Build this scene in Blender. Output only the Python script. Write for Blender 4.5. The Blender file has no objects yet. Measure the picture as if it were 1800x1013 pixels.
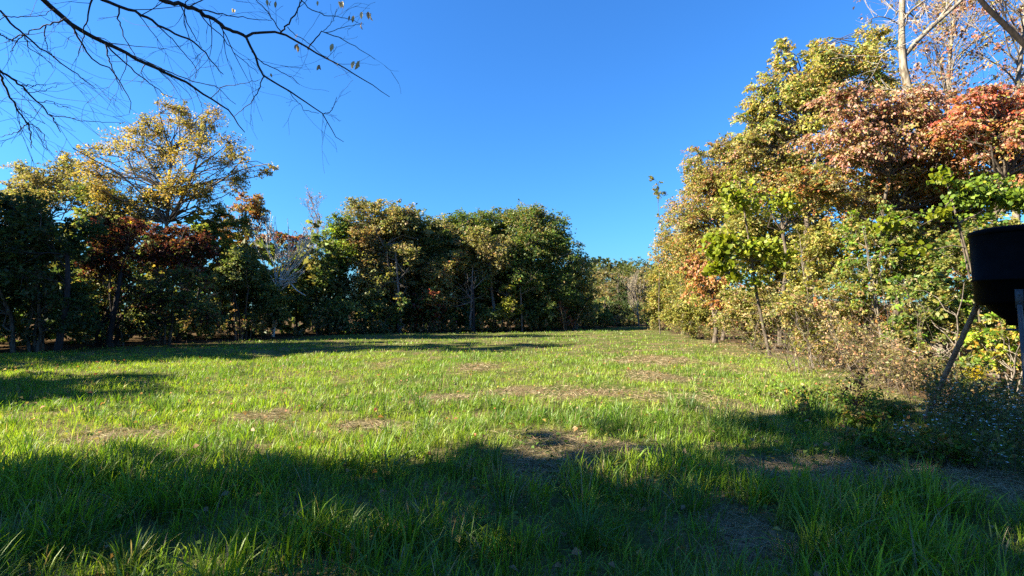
import bpy, math
import numpy as np
import zlib

rng = np.random.default_rng(11)
SC = bpy.context.scene
COL = SC.collection

# ------------------------------------------------------------------ camera
F, CX, CY, HCAM, HZ = 869.0, 900.0, 506.5, 1.62, 546.0     # photo is 1800 px wide
PITCH = math.atan((HZ - CY) / F)
cd = bpy.data.cameras.new('camera')
cd.sensor_width = 36.0
cd.lens = 36.0 * F / 1800.0
cd.clip_start, cd.clip_end = 0.05, 3000
cam = bpy.data.objects.new('camera', cd)
cam.location = (0, 0, HCAM)
cam.rotation_euler = (math.pi / 2 + PITCH, 0, 0)
COL.objects.link(cam)
SC.camera = cam

# ------------------------------------------------------------------ sky and sun
SUN_EL, SUN_A = math.radians(31), math.radians(13)   # sun comes from the left (-x), a little from behind
w = bpy.data.worlds.new('World')
SC.world = w
w.use_nodes = True
nt = w.node_tree
bg = nt.nodes['Background']
sky = nt.nodes.new('ShaderNodeTexSky')
sky.sky_type = 'NISHITA'
sky.sun_disc = False
sky.sun_elevation = SUN_EL
sky.sun_rotation = -math.pi / 2 - SUN_A
sky.altitude = 300
sky.air_density = 1.6
sky.dust_density = 0.6
sky.ozone_density = 4.0
tint = nt.nodes.new('ShaderNodeVectorMath')          # the deep clear blue of this day's air
tint.operation = 'MULTIPLY'
tint.inputs[1].default_value = (0.19, 0.475, 0.86)
nt.links.new(sky.outputs[0], tint.inputs[0])
nt.links.new(tint.outputs[0], bg.inputs['Color'])
bg.inputs['Strength'].default_value = 0.060
sd = bpy.data.lights.new('sun', 'SUN')
sd.energy = 5.0
sd.angle = math.radians(0.55)
sd.color = (1.0, 0.90, 0.66)
sun = bpy.data.objects.new('sun', sd)
from mathutils import Vector
travel = Vector((math.cos(SUN_A) * math.cos(SUN_EL), math.sin(SUN_A) * math.cos(SUN_EL), -math.sin(SUN_EL)))
sun.rotation_euler = travel.to_track_quat('-Z', 'Y').to_euler()
sun.location = (-40, -5, 30)
COL.objects.link(sun)

SC.view_settings.view_transform = 'Standard'
SC.view_settings.look = 'None'
SC.view_settings.gamma = 1.0
SC.view_settings.use_curve_mapping = False
SC.view_settings.exposure = 2.35
SC.render.engine = 'CYCLES'
SC.cycles.max_bounces = 7
SC.cycles.diffuse_bounces = 4
SC.cycles.glossy_bounces = 2
SC.cycles.transmission_bounces = 4
SC.cycles.transparent_max_bounces = 4
SC.cycles.use_denoising = False
SC.render.film_transparent = False

# ------------------------------------------------------------------ helpers
def P(px, py, d):
    """point at ground distance d (along +y) seen at photo pixel px, py"""
    a = (px - CX) / F; b = (CY - py) / F
    c, s = math.cos(PITCH), math.sin(PITCH)
    y = c - b * s; z = s + b * c
    k = d / y
    return np.array([a * k, d, HCAM + z * k])

def G(px, py):
    """point of the flat ground seen at a photo pixel"""
    a = (px - CX) / F; b = (CY - py) / F
    c, s = math.cos(PITCH), math.sin(PITCH)
    y = c - b * s; z = s + b * c
    k = -HCAM / z
    return np.array([a * k, y * k, 0.0])

def seed(*s):
    global rng
    rng = np.random.default_rng(zlib.crc32(repr(s).encode()))

def norm(v):
    return v / np.maximum(np.linalg.norm(v, axis=-1, keepdims=True), 1e-9)

def hash2(ix, iy, seed):
    h = (ix * 374761393 + iy * 668265263 + seed * 144665) & 0xFFFFFFFF
    h = ((h ^ (h >> 13)) * 1274126177) & 0xFFFFFFFF
    return ((h ^ (h >> 16)) & 0xFFFF) / 65535.0

def vnoise(x, y, seed=0):
    x = np.asarray(x, float); y = np.asarray(y, float)
    ix = np.floor(x).astype(np.int64); iy = np.floor(y).astype(np.int64)
    fx = x - ix; fy = y - iy
    fx = fx * fx * (3 - 2 * fx); fy = fy * fy * (3 - 2 * fy)
    a = hash2(ix, iy, seed); b = hash2(ix + 1, iy, seed)
    c = hash2(ix, iy + 1, seed); d = hash2(ix + 1, iy + 1, seed)
    return (a * (1 - fx) + b * fx) * (1 - fy) + (c * (1 - fx) + d * fx) * fy

def fbm(x, y, seed=0, oct=3):
    t = 0; a = 1; s = 0
    for o in range(oct):
        t = t + a * vnoise(x * 2 ** o, y * 2 ** o, seed + o * 17); s += a; a *= .5
    return t / s

def sstep(a, b, x):
    t = np.clip((x - a) / (b - a), 0, 1)
    return t * t * (3 - 2 * t)

def zground(x, y):
    x = np.asarray(x, float); y = np.asarray(y, float)
    z = (fbm(x * .35, y * .35, 3, 2) - .5) * .16 * np.clip((y + 3) / 8, .25, 1)
    z = z + (fbm(x * 1.6, y * 1.6, 9, 2) - .5) * .05
    # wooded hill in the distance, beyond the end of the hedge
    hill = sstep(75, 190, y) * 12 * np.exp(-((x - 38) / 75.0) ** 2)
    return z + hill

# ---- mesh assembly
class MB:
    def __init__(s):
        s.v, s.f, s.c, s.n = [], [], [], 0
    def add(s, verts, faces, cols=None):
        """verts (n,3); faces list of int arrays (m,k)"""
        s.v.append(np.asarray(verts, np.float32).reshape(-1, 3))
        for i, f in enumerate(faces):
            f = np.asarray(f, np.int64)
            s.f.append(f + s.n)
            if cols is not None:
                s.c.append(np.asarray(cols[i], np.float32).reshape(-1, 3))
        s.n += len(s.v[-1])
    def build(s, name, material, parent=None, smooth=False):
        me = bpy.data.meshes.new(name)
        v = np.concatenate(s.v)
        me.vertices.add(len(v)); me.vertices.foreach_set('co', v.ravel())
        loops = np.concatenate([f.ravel() for f in s.f])
        sizes = np.concatenate([np.full(len(f), f.shape[1]) for f in s.f])
        starts = np.concatenate([[0], np.cumsum(sizes)[:-1]])
        me.loops.add(len(loops)); me.loops.foreach_set('vertex_index', loops.astype(np.int32))
        me.polygons.add(len(sizes)); me.polygons.foreach_set('loop_start', starts.astype(np.int32))
        try:
            me.polygons.foreach_set('loop_total', sizes.astype(np.int32))
        except Exception:
            pass
        if smooth:
            me.polygons.foreach_set('use_smooth', np.ones(len(sizes), bool))
        me.update(calc_edges=True)
        if s.c:
            c = np.concatenate(s.c)
            at = me.attributes.new('tone', 'FLOAT_COLOR', 'FACE')
            c4 = np.ones((len(c), 4), np.float32); c4[:, :3] = c
            at.data.foreach_set('color', c4.ravel())
        me.materials.append(material)
        o = bpy.data.objects.new(name, me)
        if parent is not None and name in ('stems', 'twigs', 'leaves', 'flowers', 'branches', 'flower_head'):
            o['kind'] = 'stuff'      # too fine to pick apart one by one
        COL.objects.link(o)
        if parent is not None:
            o.parent = parent
            o.matrix_parent_inverse = parent.matrix_basis.inverted()
        return o

def tag(o, label, cat, group=None, kind=None):
    if label: o['label'] = label
    if cat: o['category'] = cat
    if group: o['group'] = group
    if kind: o['kind'] = kind
    return o

def empty(name, loc, label, cat, group=None):
    o = bpy.data.objects.new(name, None)
    o.empty_display_size = .3
    COL.objects.link(o)
    o.location = tuple(float(a) for a in loc)
    return tag(o, label, cat, group)

def tubes(mb, paths, radii, sides=4, cap=False, col=None):
    """paths (M,K,3) radii (M,K)"""
    paths = np.asarray(paths, float); radii = np.asarray(radii, float)
    M, K, _ = paths.shape
    tan = np.empty_like(paths)
    tan[:, 1:-1] = paths[:, 2:] - paths[:, :-2]
    tan[:, 0] = paths[:, 1] - paths[:, 0]; tan[:, -1] = paths[:, -1] - paths[:, -2]
    tan = norm(tan)
    mean = norm(paths[:, -1] - paths[:, 0])
    ref = np.where(np.abs(mean[:, 2:3]) > .8, np.array([[1., .13, 0]]), np.array([[.07, .1, 1.]]))
    u = norm(np.cross(tan, ref[:, None, :])); v = np.cross(tan, u)
    ang = np.linspace(0, 2 * math.pi, sides, endpoint=False)
    ring = u[:, :, None, :] * np.cos(ang)[None, None, :, None] + v[:, :, None, :] * np.sin(ang)[None, None, :, None]
    vs = paths[:, :, None, :] + ring * radii[:, :, None, None]
    idx = np.arange(M * K * sides).reshape(M, K, sides)
    a = idx[:, :-1, :]; b = np.roll(a, -1, 2); d = idx[:, 1:, :]; c = np.roll(d, -1, 2)
    q = np.stack([a, b, c, d], -1).reshape(-1, 4)
    cols = None
    if col is not None:
        cc = np.asarray(col, float)
        cols = [np.broadcast_to(cc, (len(q), 3)) if cc.ndim == 1 else np.repeat(cc, (K - 1) * sides, 0)]
    mb.add(vs.reshape(-1, 3), [q], cols)

def leaves(mb, pos, fwd, nrm, size, col, width=.55, fold=.12, curl=.1):
    fwd = norm(fwd); nrm = norm(nrm - fwd * np.sum(nrm * fwd, -1, keepdims=True))
    side = np.cross(nrm, fwd)
    s = size[:, None]
    mid = pos + fwd * s * -.05
    vs = np.stack([pos - fwd * s * .5,
                   mid + side * s * width * .5 + nrm * s * fold,
                   pos + fwd * s * .5 - nrm * s * curl,
                   mid - side * s * width * .5 + nrm * s * fold], 1)
    n = len(pos)
    mb.add(vs.reshape(-1, 3), [np.arange(n * 4).reshape(n, 4)], [col])

def pick(pal, n):
    """pal: list of (rgb, weight) -> n colours"""
    c = np.array([p[0] for p in pal]); wt = np.array([p[1] for p in pal], float)
    return c[rng.choice(len(pal), n, p=wt / wt.sum())]

def unit(n):
    return norm(rng.normal(size=(n, 3)))

TONE = 1.08
def spray_leaves(mb, c, dr, L, k, size, cols, flat=.2, droop=.25, hang=.2, jit=.25, width=.55, pal=None, mixp=.45, tone=1.0):
    """S sprays: k leaves each spread in a flattened fan"""
    S = len(c)
    Z = np.array([0, 0, 1.0])
    side = norm(np.cross(dr, Z + rng.normal(size=(S, 3)) * .15)); n = norm(np.cross(side, dr))
    n = n * np.sign(n[:, 2:3] + 1e-6)
    t = rng.random((S, k)) ** .8
    u = rng.uniform(-1, 1, (S, k)) * (.25 + .75 * t) * .6
    v = rng.normal(size=(S, k)) * flat
    Lk = L[:, None, None]
    pos = c[:, None] + dr[:, None] * Lk * t[..., None] + side[:, None] * Lk * u[..., None] + n[:, None] * Lk * v[..., None] * .6
    pos[..., 2] -= (droop * L[:, None] * t ** 2)
    fw = dr[:, None] * .6 + side[:, None] * np.sign(u)[..., None] * .6 + rng.normal(size=(S, k, 3)) * .45
    fw[..., 2] -= hang
    nr = n[:, None] * .8 + rng.normal(size=(S, k, 3)) * .7
    sz = size * rng.uniform(.5, 1.4, (S, k))
    cc = np.repeat(cols[:, None], k, 1)
    if pal is not None:      # single leaves turn earlier or later than their spray
        m = rng.random((S, k)) < mixp
        cc[m] = pick(pal, int(m.sum())) * tone
    cc = cc * (1 + rng.normal(size=(S, k, 1)) * jit * .6) * (1 + rng.normal(size=(S, k, 3)) * jit * .35)
    cc = np.clip(cc * TONE, .004, .8)
    leaves(mb, pos.reshape(-1, 3), fw.reshape(-1, 3), nr.reshape(-1, 3), sz.ravel(), cc.reshape(-1, 3), width=width)

# ------------------------------------------------------------------ materials
def new_mat(name):
    m = bpy.data.materials.new(name); m.use_nodes = True
    t = m.node_tree; t.nodes.clear()
    return m, t, t.nodes.new('ShaderNodeOutputMaterial')

def leaf_mat(name, trans=.44, gloss=.016, rough=.5):
    m, t, out = new_mat(name)
    at = t.nodes.new('ShaderNodeAttribute'); at.attribute_name = 'tone'
    # fine mottling on the blade itself
    geo = t.nodes.new('ShaderNodeNewGeometry')
    nz = t.nodes.new('ShaderNodeTexNoise'); nz.inputs['Scale'].default_value = 35; nz.inputs['Detail'].default_value = 1
    t.links.new(geo.outputs['Position'], nz.inputs['Vector'])
    mr = t.nodes.new('ShaderNodeMapRange'); mr.inputs['To Min'].default_value = .7; mr.inputs['To Max'].default_value = 1.3
    t.links.new(nz.outputs['Fac'], mr.inputs['Value'])
    mul = t.nodes.new('ShaderNodeVectorMath'); mul.operation = 'SCALE'
    t.links.new(at.outputs['Color'], mul.inputs[0]); t.links.new(mr.outputs[0], mul.inputs['Scale'])
    df = t.nodes.new('ShaderNodeBsdfDiffuse'); tr = t.nodes.new('ShaderNodeBsdfTranslucent'); gl = t.nodes.new('ShaderNodeBsdfGlossy')
    gl.inputs['Roughness'].default_value = rough
    gl.inputs['Color'].default_value = (.9, .9, .9, 1)
    ts = t.nodes.new('ShaderNodeVectorMath'); ts.operation = 'MULTIPLY'; ts.inputs[1].default_value = (1.35, 1.3, .7)
    t.links.new(mul.outputs[0], ts.inputs[0])
    t.links.new(mul.outputs[0], df.inputs['Color']); t.links.new(ts.outputs[0], tr.inputs['Color'])
    m1 = t.nodes.new('ShaderNodeMixShader'); m1.inputs[0].default_value = trans
    t.links.new(df.outputs[0], m1.inputs[1]); t.links.new(tr.outputs[0], m1.inputs[2])
    m2 = t.nodes.new('ShaderNodeMixShader'); m2.inputs[0].default_value = gloss
    t.links.new(m1.outputs[0], m2.inputs[1]); t.links.new(gl.outputs[0], m2.inputs[2])
    t.links.new(m2.outputs[0], out.inputs[0])
    return m

def bark_mat(name, c1, c2, scale=18, bump=.6, rough=.9, stretch=.25):
    m, t, out = new_mat(name)
    tc = t.nodes.new('ShaderNodeNewGeometry')
    mp = t.nodes.new('ShaderNodeMapping'); mp.inputs['Scale'].default_value = (1, 1, stretch)
    t.links.new(tc.outputs['Position'], mp.inputs['Vector'])
    nz = t.nodes.new('ShaderNodeTexNoise'); nz.inputs['Scale'].default_value = scale; nz.inputs['Detail'].default_value = 4
    t.links.new(mp.outputs[0], nz.inputs['Vector'])
    cr = t.nodes.new('ShaderNodeValToRGB')
    cr.color_ramp.elements[0].position = .38; cr.color_ramp.elements[0].color = (*c1, 1)
    cr.color_ramp.elements[1].position = .62; cr.color_ramp.elements[1].color = (*c2, 1)
    t.links.new(nz.outputs['Fac'], cr.inputs[0])
    bs = t.nodes.new('ShaderNodeBsdfPrincipled'); bs.inputs['Roughness'].default_value = rough
    bs.inputs['Specular IOR Level'].default_value = .25
    t.links.new(cr.outputs[0], bs.inputs['Base Color'])
    if bump:
        bp = t.nodes.new('ShaderNodeBump'); bp.inputs['Strength'].default_value = bump; bp.inputs['Distance'].default_value = .02
        t.links.new(nz.outputs['Fac'], bp.inputs['Height']); t.links.new(bp.outputs[0], bs.inputs['Normal'])
    t.links.new(bs.outputs[0], out.inputs[0])
    return m

M_LEAF = leaf_mat('leaf')
M_DRYLEAF = leaf_mat('dry_leaf', .3, .025, .6)
M_GRASS = leaf_mat('grass_blade', .45, .03, .5)
M_STRAW = leaf_mat('straw', .2, .02, .6)
M_BARK = bark_mat('brown_bark', (.045, .034, .026), (.13, .105, .085))
M_GREYBARK = bark_mat('grey_bark', (.085, .07, .06), (.22, .185, .16))
M_PALEBARK = bark_mat('pale_bark', (.09, .072, .055), (.27, .225, .18), 13)
M_DARKBARK = bark_mat('dark_bark', (.018, .014, .015), (.04, .033, .033))
M_DEADWOOD = bark_mat('dead_wood', (.26, .22, .19), (.46, .41, .37), 12)
M_GREYTWIG = bark_mat('grey_twig', (.40, .36, .33), (.60, .56, .52), 12)

def ground_mat():
    m, t, out = new_mat('meadow_soil')
    geo = t.nodes.new('ShaderNodeNewGeometry')
    at = t.nodes.new('ShaderNodeAttribute'); at.attribute_name = 'wood_floor'
    def noise(s, d=4):
        n = t.nodes.new('ShaderNodeTexNoise'); n.inputs['Scale'].default_value = s; n.inputs['Detail'].default_value = d
        t.links.new(geo.outputs['Position'], n.inputs['Vector']); return n
    def ramp(n, p0, c0, p1, c1):
        r = t.nodes.new('ShaderNodeValToRGB')
        r.color_ramp.elements[0].position = p0; r.color_ramp.elements[0].color = (*c0, 1)
        r.color_ramp.elements[1].position = p1; r.color_ramp.elements[1].color = (*c1, 1)
        t.links.new(n.outputs['Fac'], r.inputs[0]); return r
    def mix(f, a, b):
        x = t.nodes.new('ShaderNodeMix'); x.data_type = 'RGBA'
        t.links.new(f, x.inputs[0]); t.links.new(a, x.inputs[6]); t.links.new(b, x.inputs[7]); return x.outputs[2]
    straw = ramp(noise(28, 5), .35, (.05, .04, .022), .65, (.20, .155, .085))
    green = ramp(noise(22, 5), .35, (.03, .04, .012), .65, (.09, .115, .03))
    k = ramp(noise(.9, 4), .42, (0, 0, 0), .62, (1, 1, 1))
    a = mix(k.outputs[0], green.outputs[0], straw.outputs[0])
    litter = ramp(noise(16, 6), .35, (.03, .022, .014), .68, (.13, .085, .05))
    b = mix(at.outputs['Fac'], a, litter.outputs[0])
    bs = t.nodes.new('ShaderNodeBsdfDiffuse')
    t.links.new(b, bs.inputs['Color'])
    bp = t.nodes.new('ShaderNodeBump'); bp.inputs['Strength'].default_value = .8; bp.inputs['Distance'].default_value = .04
    t.links.new(noise(14, 5).outputs['Fac'], bp.inputs['Height']); t.links.new(bp.outputs[0], bs.inputs['Normal'])
    t.links.new(bs.outputs[0], out.inputs[0])
    return m

# ------------------------------------------------------------------ the meadow's outline
XL_D = [-10, 6, 12, 17, 22, 26, 33, 60]; XL_X = [-26, -24, -23.5, -21, -17, -14.5, -11, -10]
XR_D = [-10, 5, 6.5, 8, 9, 12, 15, 30, 50, 60]; XR_X = [9, 8.2, 7.4, 7.0, 7.2, 8.6, 9.8, 10.7, 13, 14]
DF_X = [-30, -11, 5, 13, 20]; DF_D = [33, 33, 40, 51, 58]

def in_field(x, y, soft=0.0):
    n = (fbm(x * .5, y * .5, 31, 2) - .5) * 1.6
    return (x > np.interp(y, XL_D, XL_X) + n - soft) & (x < np.interp(y, XR_D, XR_X) + n * .7 + soft) & (y < np.interp(x, DF_X, DF_D) + n + soft)

# ground sheet: fine near the camera, coarse far away
def ground():
    gx = np.concatenate([np.linspace(-700, -60, 18), np.linspace(-56, -13, 60), np.arange(-12.5, 12.6, .4), np.linspace(13, 70, 70), np.linspace(80, 700, 18)])
    gy = np.concatenate([np.linspace(-300, -20, 10), np.linspace(-18, 1.5, 30), np.arange(1.6, 12, .4), np.arange(12.2, 50, 1.0), np.linspace(51, 220, 60), np.linspace(240, 1500, 16)])
    X, Y = np.meshgrid(gx, gy)
    Zg = zground(X, Y)
    v = np.stack([X, Y, Zg], -1).reshape(-1, 3)
    nx, ny = len(gx), len(gy)
    i = np.arange(nx * ny).reshape(ny, nx)
    q = np.stack([i[:-1, :-1], i[:-1, 1:], i[1:, 1:], i[1:, :-1]], -1).reshape(-1, 4)
    mb = MB(); mb.add(v, [q])
    o = mb.build('ground', ground_mat(), smooth=True)
    inside = in_field(X, Y, .3).astype(np.float32)
    at = o.data.attributes.new('wood_floor', 'FLOAT', 'POINT')
    at.data.foreach_set('value', (1 - inside).ravel().astype(np.float32))
    o['kind'] = 'structure'
ground()

# ------------------------------------------------------------------ trees
def limb_paths(starts, ends, K=5, sag=.12, wob=.06):
    starts = np.asarray(starts, float); ends = np.asarray(ends, float)
    M = len(starts)
    t = np.linspace(0, 1, K)[None, :, None]
    p = starts[:, None] * (1 - t) + ends[:, None] * t
    L = np.linalg.norm(ends - starts, axis=1)[:, None]
    bow = np.sin(t[..., 0] * math.pi) * L * sag
    p[..., 2] += bow * rng.uniform(-.3, 1, (M, 1))
    p[:, 1:-1] += rng.normal(size=(M, K - 2, 3)) * (L * wob)[..., None]
    return p

def crown_lobes(blobs, nl):
    out = []
    for (c, r) in blobs:
        dirs = unit(nl)
        lc = c + dirs * r * rng.uniform(.5, .95, (nl, 1))
        lr = r * rng.uniform(.30, .56, (nl, 1))
        out.append((lc, lr, np.repeat(c[None], nl, 0)))
    return [np.concatenate(a) for a in zip(*out)]

def px_blobs(bl, d, deep=1.0):
    """blobs given as (px, py, rx, ry[, dd]) at distance d -> world ellipsoids"""
    out = []
    for b in bl:
        dd = d + (b[4] if len(b) > 4 else 0)
        k = dd / F
        c = P(b[0], b[1], dd)
        rx, rz = b[2] * k, b[3] * k
        out.append((c, np.array([rx, max(.5, .5 * (rx + rz)) * deep, rz])))
    return out

DENS = 1.85
def tree(name, label, cat, base, blobs, pal, leaf=.12, dens=3.0, nl=10, k=26, trunk_r=.14, bark=None,
         group=None, top=None, top_h=.5, parts=('trunk', 'crown'), twigs=.5, spray=.75, droop=.25, hang=.2, flat=.2,
         jit=.25, stems=1, trunk_pts=None, width=.55, mat=None, tone=1.0, swell=1.0, mixp=.4):
    """base: (x, y); blobs: [(centre, radii)] in world units"""
    bark = bark or M_BARK
    seed(label)
    bz = float(zground(base[0], base[1]))
    root = np.array([base[0], base[1], bz])
    e = empty(name, root, label, cat, group)
    blobs = [(c_, r_ * swell) for c_, r_ in blobs]
    lc, lr, bc = crown_lobes(blobs, nl)
    area = sum(math.pi * r[0] * r[2] for _, r in blobs)
    nsp = max(6, int(dens * DENS * area / (leaf ** 2 * .3) / k))
    wgt = np.prod(lr, 1) ** (2 / 3); wgt /= wgt.sum()
    li = rng.choice(len(lc), nsp, p=wgt)
    un = unit(nsp)
    sc = lc[li] + un * lr[li] * (rng.random((nsp, 1)) ** .45)
    dr = norm(un * .8 + norm(lc[li] - bc[li]) * .5 + np.array([0, 0, .15]) + rng.normal(size=(nsp, 3)) * .25)
    sc[:, 2] = np.maximum(sc[:, 2], zground(sc[:, 0], sc[:, 1]) + .12)
    L = spray * rng.uniform(.6, 1.25, nsp) * np.minimum(1.0, np.mean(lr[li], 1) / .7)
    cols = pick(pal, nsp)
    if top is not None:
        zmin, zmax = sc[:, 2].min(), sc[:, 2].max()
        h = (sc[:, 2] - zmin) / (zmax - zmin + 1e-6) + rng.normal(size=nsp) * .12
        m = h > top_h
        cols[m] = pick(top, int(m.sum()))
    cols = cols * tone * np.repeat(rng.uniform(.82, 1.18, (len(lc), 1)), 1, 1)[li]
    mc = MB()
    spray_leaves(mc, sc - dr * L[:, None] * .4, dr, L, k, leaf, cols, flat, droop, hang, jit, width, pal + (top or []), mixp, tone)
    # wood
    mt = MB()
    cen = np.mean([b[0] for b in blobs], 0)
    zt = max(b[0][2] - b[1][2] * .1 for b in blobs)
    attach = []
    for s in range(stems):
        off = np.array([rng.normal() * .25, rng.normal() * .25, 0]) * (stems > 1)
        if trunk_pts is not None:
            tp = np.array(trunk_pts, float)
        else:
            topc = np.array([cen[0], cen[1], zt]) + off * 3
            tt = np.linspace(0, 1, 8)[:, None]
            tp = (root + off) * (1 - tt) + topc * tt
            tp[:, :2] = (root + off)[:2] + (topc - root - off)[:2] * (tt ** 1.6)
            tp[1:-1] += rng.normal(size=(6, 3)) * np.array([.12, .12, .02]) * min(1, zt * .12)
            tp[0, 2] -= .1
        rr = trunk_r * np.linspace(1, .25, len(tp)) * (1 if stems == 1 else rng.uniform(.6, 1))
        rr[0] *= 1.35
        tubes(mt, tp[None], rr[None], 7)
        attach.append((tp, rr))
    allp = np.concatenate([a[0] for a in attach]); allr = np.concatenate([a[1] for a in attach])
    # limb to each lobe from a lower trunk point
    st = []; r0 = []
    for c in lc:
        cand = np.where(allp[:, 2] < c[2] - .1)[0]
        if len(cand) == 0: cand = np.array([1])
        dd = np.linalg.norm(allp[cand] - c, axis=1) + (c[2] - allp[cand][:, 2] < .4) * 1.0
        j = cand[np.argmin(dd)]
        st.append(allp[j]); r0.append(allr[j])
    st = np.array(st); r0 = np.array(r0)
    lp = limb_paths(st, lc, 5)
    rl = np.minimum(r0 * .6, trunk_r * .45)[:, None] * np.linspace(1, .3, 5)[None]
    tubes(mt, lp, rl, 5)
    m = rng.random(nsp) < twigs
    if m.any():
        tp = limb_paths(lc[li][m], (sc + dr * L[:, None] * .45)[m], 4, .05, .05)
        rt = (trunk_r * .09 + .004) * np.linspace(1, .35, 4)[None] * np.ones((int(m.sum()), 1))
        tubes(mt, tp, rt, 3)
    mt.build(parts[0], bark, e, smooth=True)
    mc.build(parts[1], mat or M_LEAF, e)
    return e

def grow(p, d, L, r, lev, out, spread=.7, up=.15, ratio=.62, nchild=(3, 5), wob=.10, tips=None, rmin=.003):
    """recursive bare branching: appends (path(5,3), radii(5))"""
    K = 5
    pts = [p]; dd = d.copy()
    for i in range(K - 1):
        dd = norm(dd + rng.normal(size=3) * wob + np.array([0, 0, up * .25]))
        pts.append(pts[-1] + dd * L / (K - 1))
    pts = np.array(pts)
    r1 = max(rmin, r * (.45 if lev > 0 else .25))
    out.append((pts, np.linspace(r, r1, K)))
    if lev == 0:
        if tips is not None: tips.append((pts[-1], dd))
        return
    n = rng.integers(nchild[0], nchild[1] + 1)
    for i in range(n):
        t = 1.0 if i == 0 else rng.uniform(.3, .95)
        f = t * (K - 1); j = min(int(f), K - 2); q = pts[j] * (1 - (f - j)) + pts[j + 1] * (f - j)
        s = rng.normal(size=3); s -= dd * np.dot(s, dd); s = norm(s)
        nd = norm(dd + s * spread * rng.uniform(.5, 1.1) * (.5 if i == 0 else 1) + np.array([0, 0, up]))
        rr = r + (r1 - r) * t
        grow(q, nd, L * ratio * rng.uniform(.75, 1.2), max(rmin, rr * (.8 if i == 0 else .6)), lev - 1, out, spread, up, ratio, nchild, wob, tips, rmin)

def resample(pts, K):
    pts = np.asarray(pts, float)
    s = np.concatenate([[0], np.cumsum(np.linalg.norm(np.diff(pts, axis=0), axis=1))])
    t = np.linspace(0, s[-1], K)
    return np.stack([np.interp(t, s, pts[:, i]) for i in range(3)], 1)

def smooth_path(pts, K):
    p = resample(pts, K)
    q = p.copy(); q[1:-1] = p[1:-1] * .5 + (p[:-2] + p[2:]) * .25
    return q

def tip_leaves(mb, tips, k, L, size, pal, droop=.2, hang=.5, flat=.3):
    c = np.array([t[0] for t in tips]); d = np.array([t[1] for t in tips])
    n = len(c)
    spray_leaves(mb, c - d * L * .6, d, np.full(n, L) * rng.uniform(.6, 1.2, n), k, size, pick(pal, n), flat, droop, hang, .3)

# palettes (linear albedo)
DKGREEN = [((.042, .066, .022), 3), ((.060, .085, .026), 2), ((.032, .050, .018), 2), ((.075, .080, .032), 1)]
GREEN = [((.055, .095, .02), 3), ((.08, .12, .028), 2), ((.04, .07, .018), 2)]
OLIVE = [((.10, .105, .03), 3), ((.13, .12, .04), 2), ((.07, .085, .025), 2), ((.16, .13, .05), 1)]
TANOLIVE = [((.165, .145, .066), 3), ((.20, .165, .080), 2), ((.12, .122, .048), 3), ((.22, .155, .085), 1)]
GOLD = [((.27, .185, .030), 4), ((.22, .17, .04), 3), ((.17, .145, .045), 2), ((.28, .19, .065), 1.5), ((.11, .10, .03), 1)]
PALEGOLD = [((.23, .18, .08), 3), ((.18, .155, .07), 3), ((.14, .135, .055), 2)]
RUST = [((.20, .085, .035), 3), ((.26, .12, .05), 2), ((.15, .075, .03), 2), ((.14, .11, .035), 2)]
PINKRED = [((.27, .145, .115), 4), ((.21, .11, .085), 3), ((.29, .18, .135), 3), ((.16, .135, .045), 3), ((.22, .17, .07), 2.5), ((.27, .09, .065), .8)]
RED = [((.27, .085, .06), 4), ((.21, .065, .05), 2), ((.31, .13, .07), 2), ((.20, .15, .05), 2.5)]
CRIMSON = [((.11, .026, .024), 4), ((.08, .024, .022), 3), ((.14, .055, .03), 2), ((.065, .055, .024), 3)]
ORANGE = [((.30, .14, .055), 3), ((.28, .17, .055), 2), ((.25, .095, .06), 2), ((.16, .15, .04), 4.5), ((.26, .16, .11), 3), ((.10, .12, .03), 2)]
LIME = [((.20, .25, .022), 4), ((.26, .28, .03), 3), ((.14, .20, .02), 2), ((.36, .30, .03), .6)]
YELGREEN = [((.19, .185, .042), 4), ((.23, .195, .06), 3), ((.12, .14, .032), 4), ((.27, .19, .08), 1.6), ((.08, .10, .026), 1.5)]
VINEGREEN = [((.11, .18, .02), 3), ((.17, .24, .025), 3), ((.07, .12, .018), 2), ((.30, .28, .03), .5)]
SCRUB = [((.12, .125, .032), 4), ((.16, .15, .045), 3), ((.09, .105, .025), 3), ((.20, .17, .05), 1.5), ((.24, .17, .08), 1)]
DRY = [((.26, .19, .11), 3), ((.20, .14, .08), 3), ((.16, .13, .05), 2), ((.30, .17, .09), 1)]


# ================================================================== trees: far to near
def gx(px, d):
    return float(P(px, HZ, d)[0])

# ---- wooded hill in the distance: one far mass of crowns
def far_wood():
    seed('far wood')
    mb = MB()
    for i in range(95):
        y = rng.uniform(85, 200); x = y * rng.uniform(.06, .36)
        z = float(zground(x, y)); h = rng.uniform(5.5, 9) if y > 100 else rng.uniform(4, 6)
        lc = np.array([x, y, z + h * .6]) + unit(9) * np.array([2.6, 2.6, 3.2]) * rng.uniform(.4, 1, (9, 1))
        S = 38; li = rng.integers(0, 9, S); un = unit(S)
        c = lc[li] + un * 1.7 * rng.random((S, 1)) ** .4
        base = pick(OLIVE + [((.20, .14, .05), 1.5), ((.06, .08, .025), 3)], 1)[0]
        spray_leaves(mb, c, norm(un + np.array([0, 0, .3])), np.full(S, 1.2), 9, .6, np.tile(base, (S, 1)) * rng.uniform(.8, 1.2, (S, 1)), .3)
    o = mb.build('far_woods', M_LEAF)
    tag(o, 'distant wood covering the low hill beyond the end of the meadow', 'woods', None, 'stuff')
far_wood()

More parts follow.
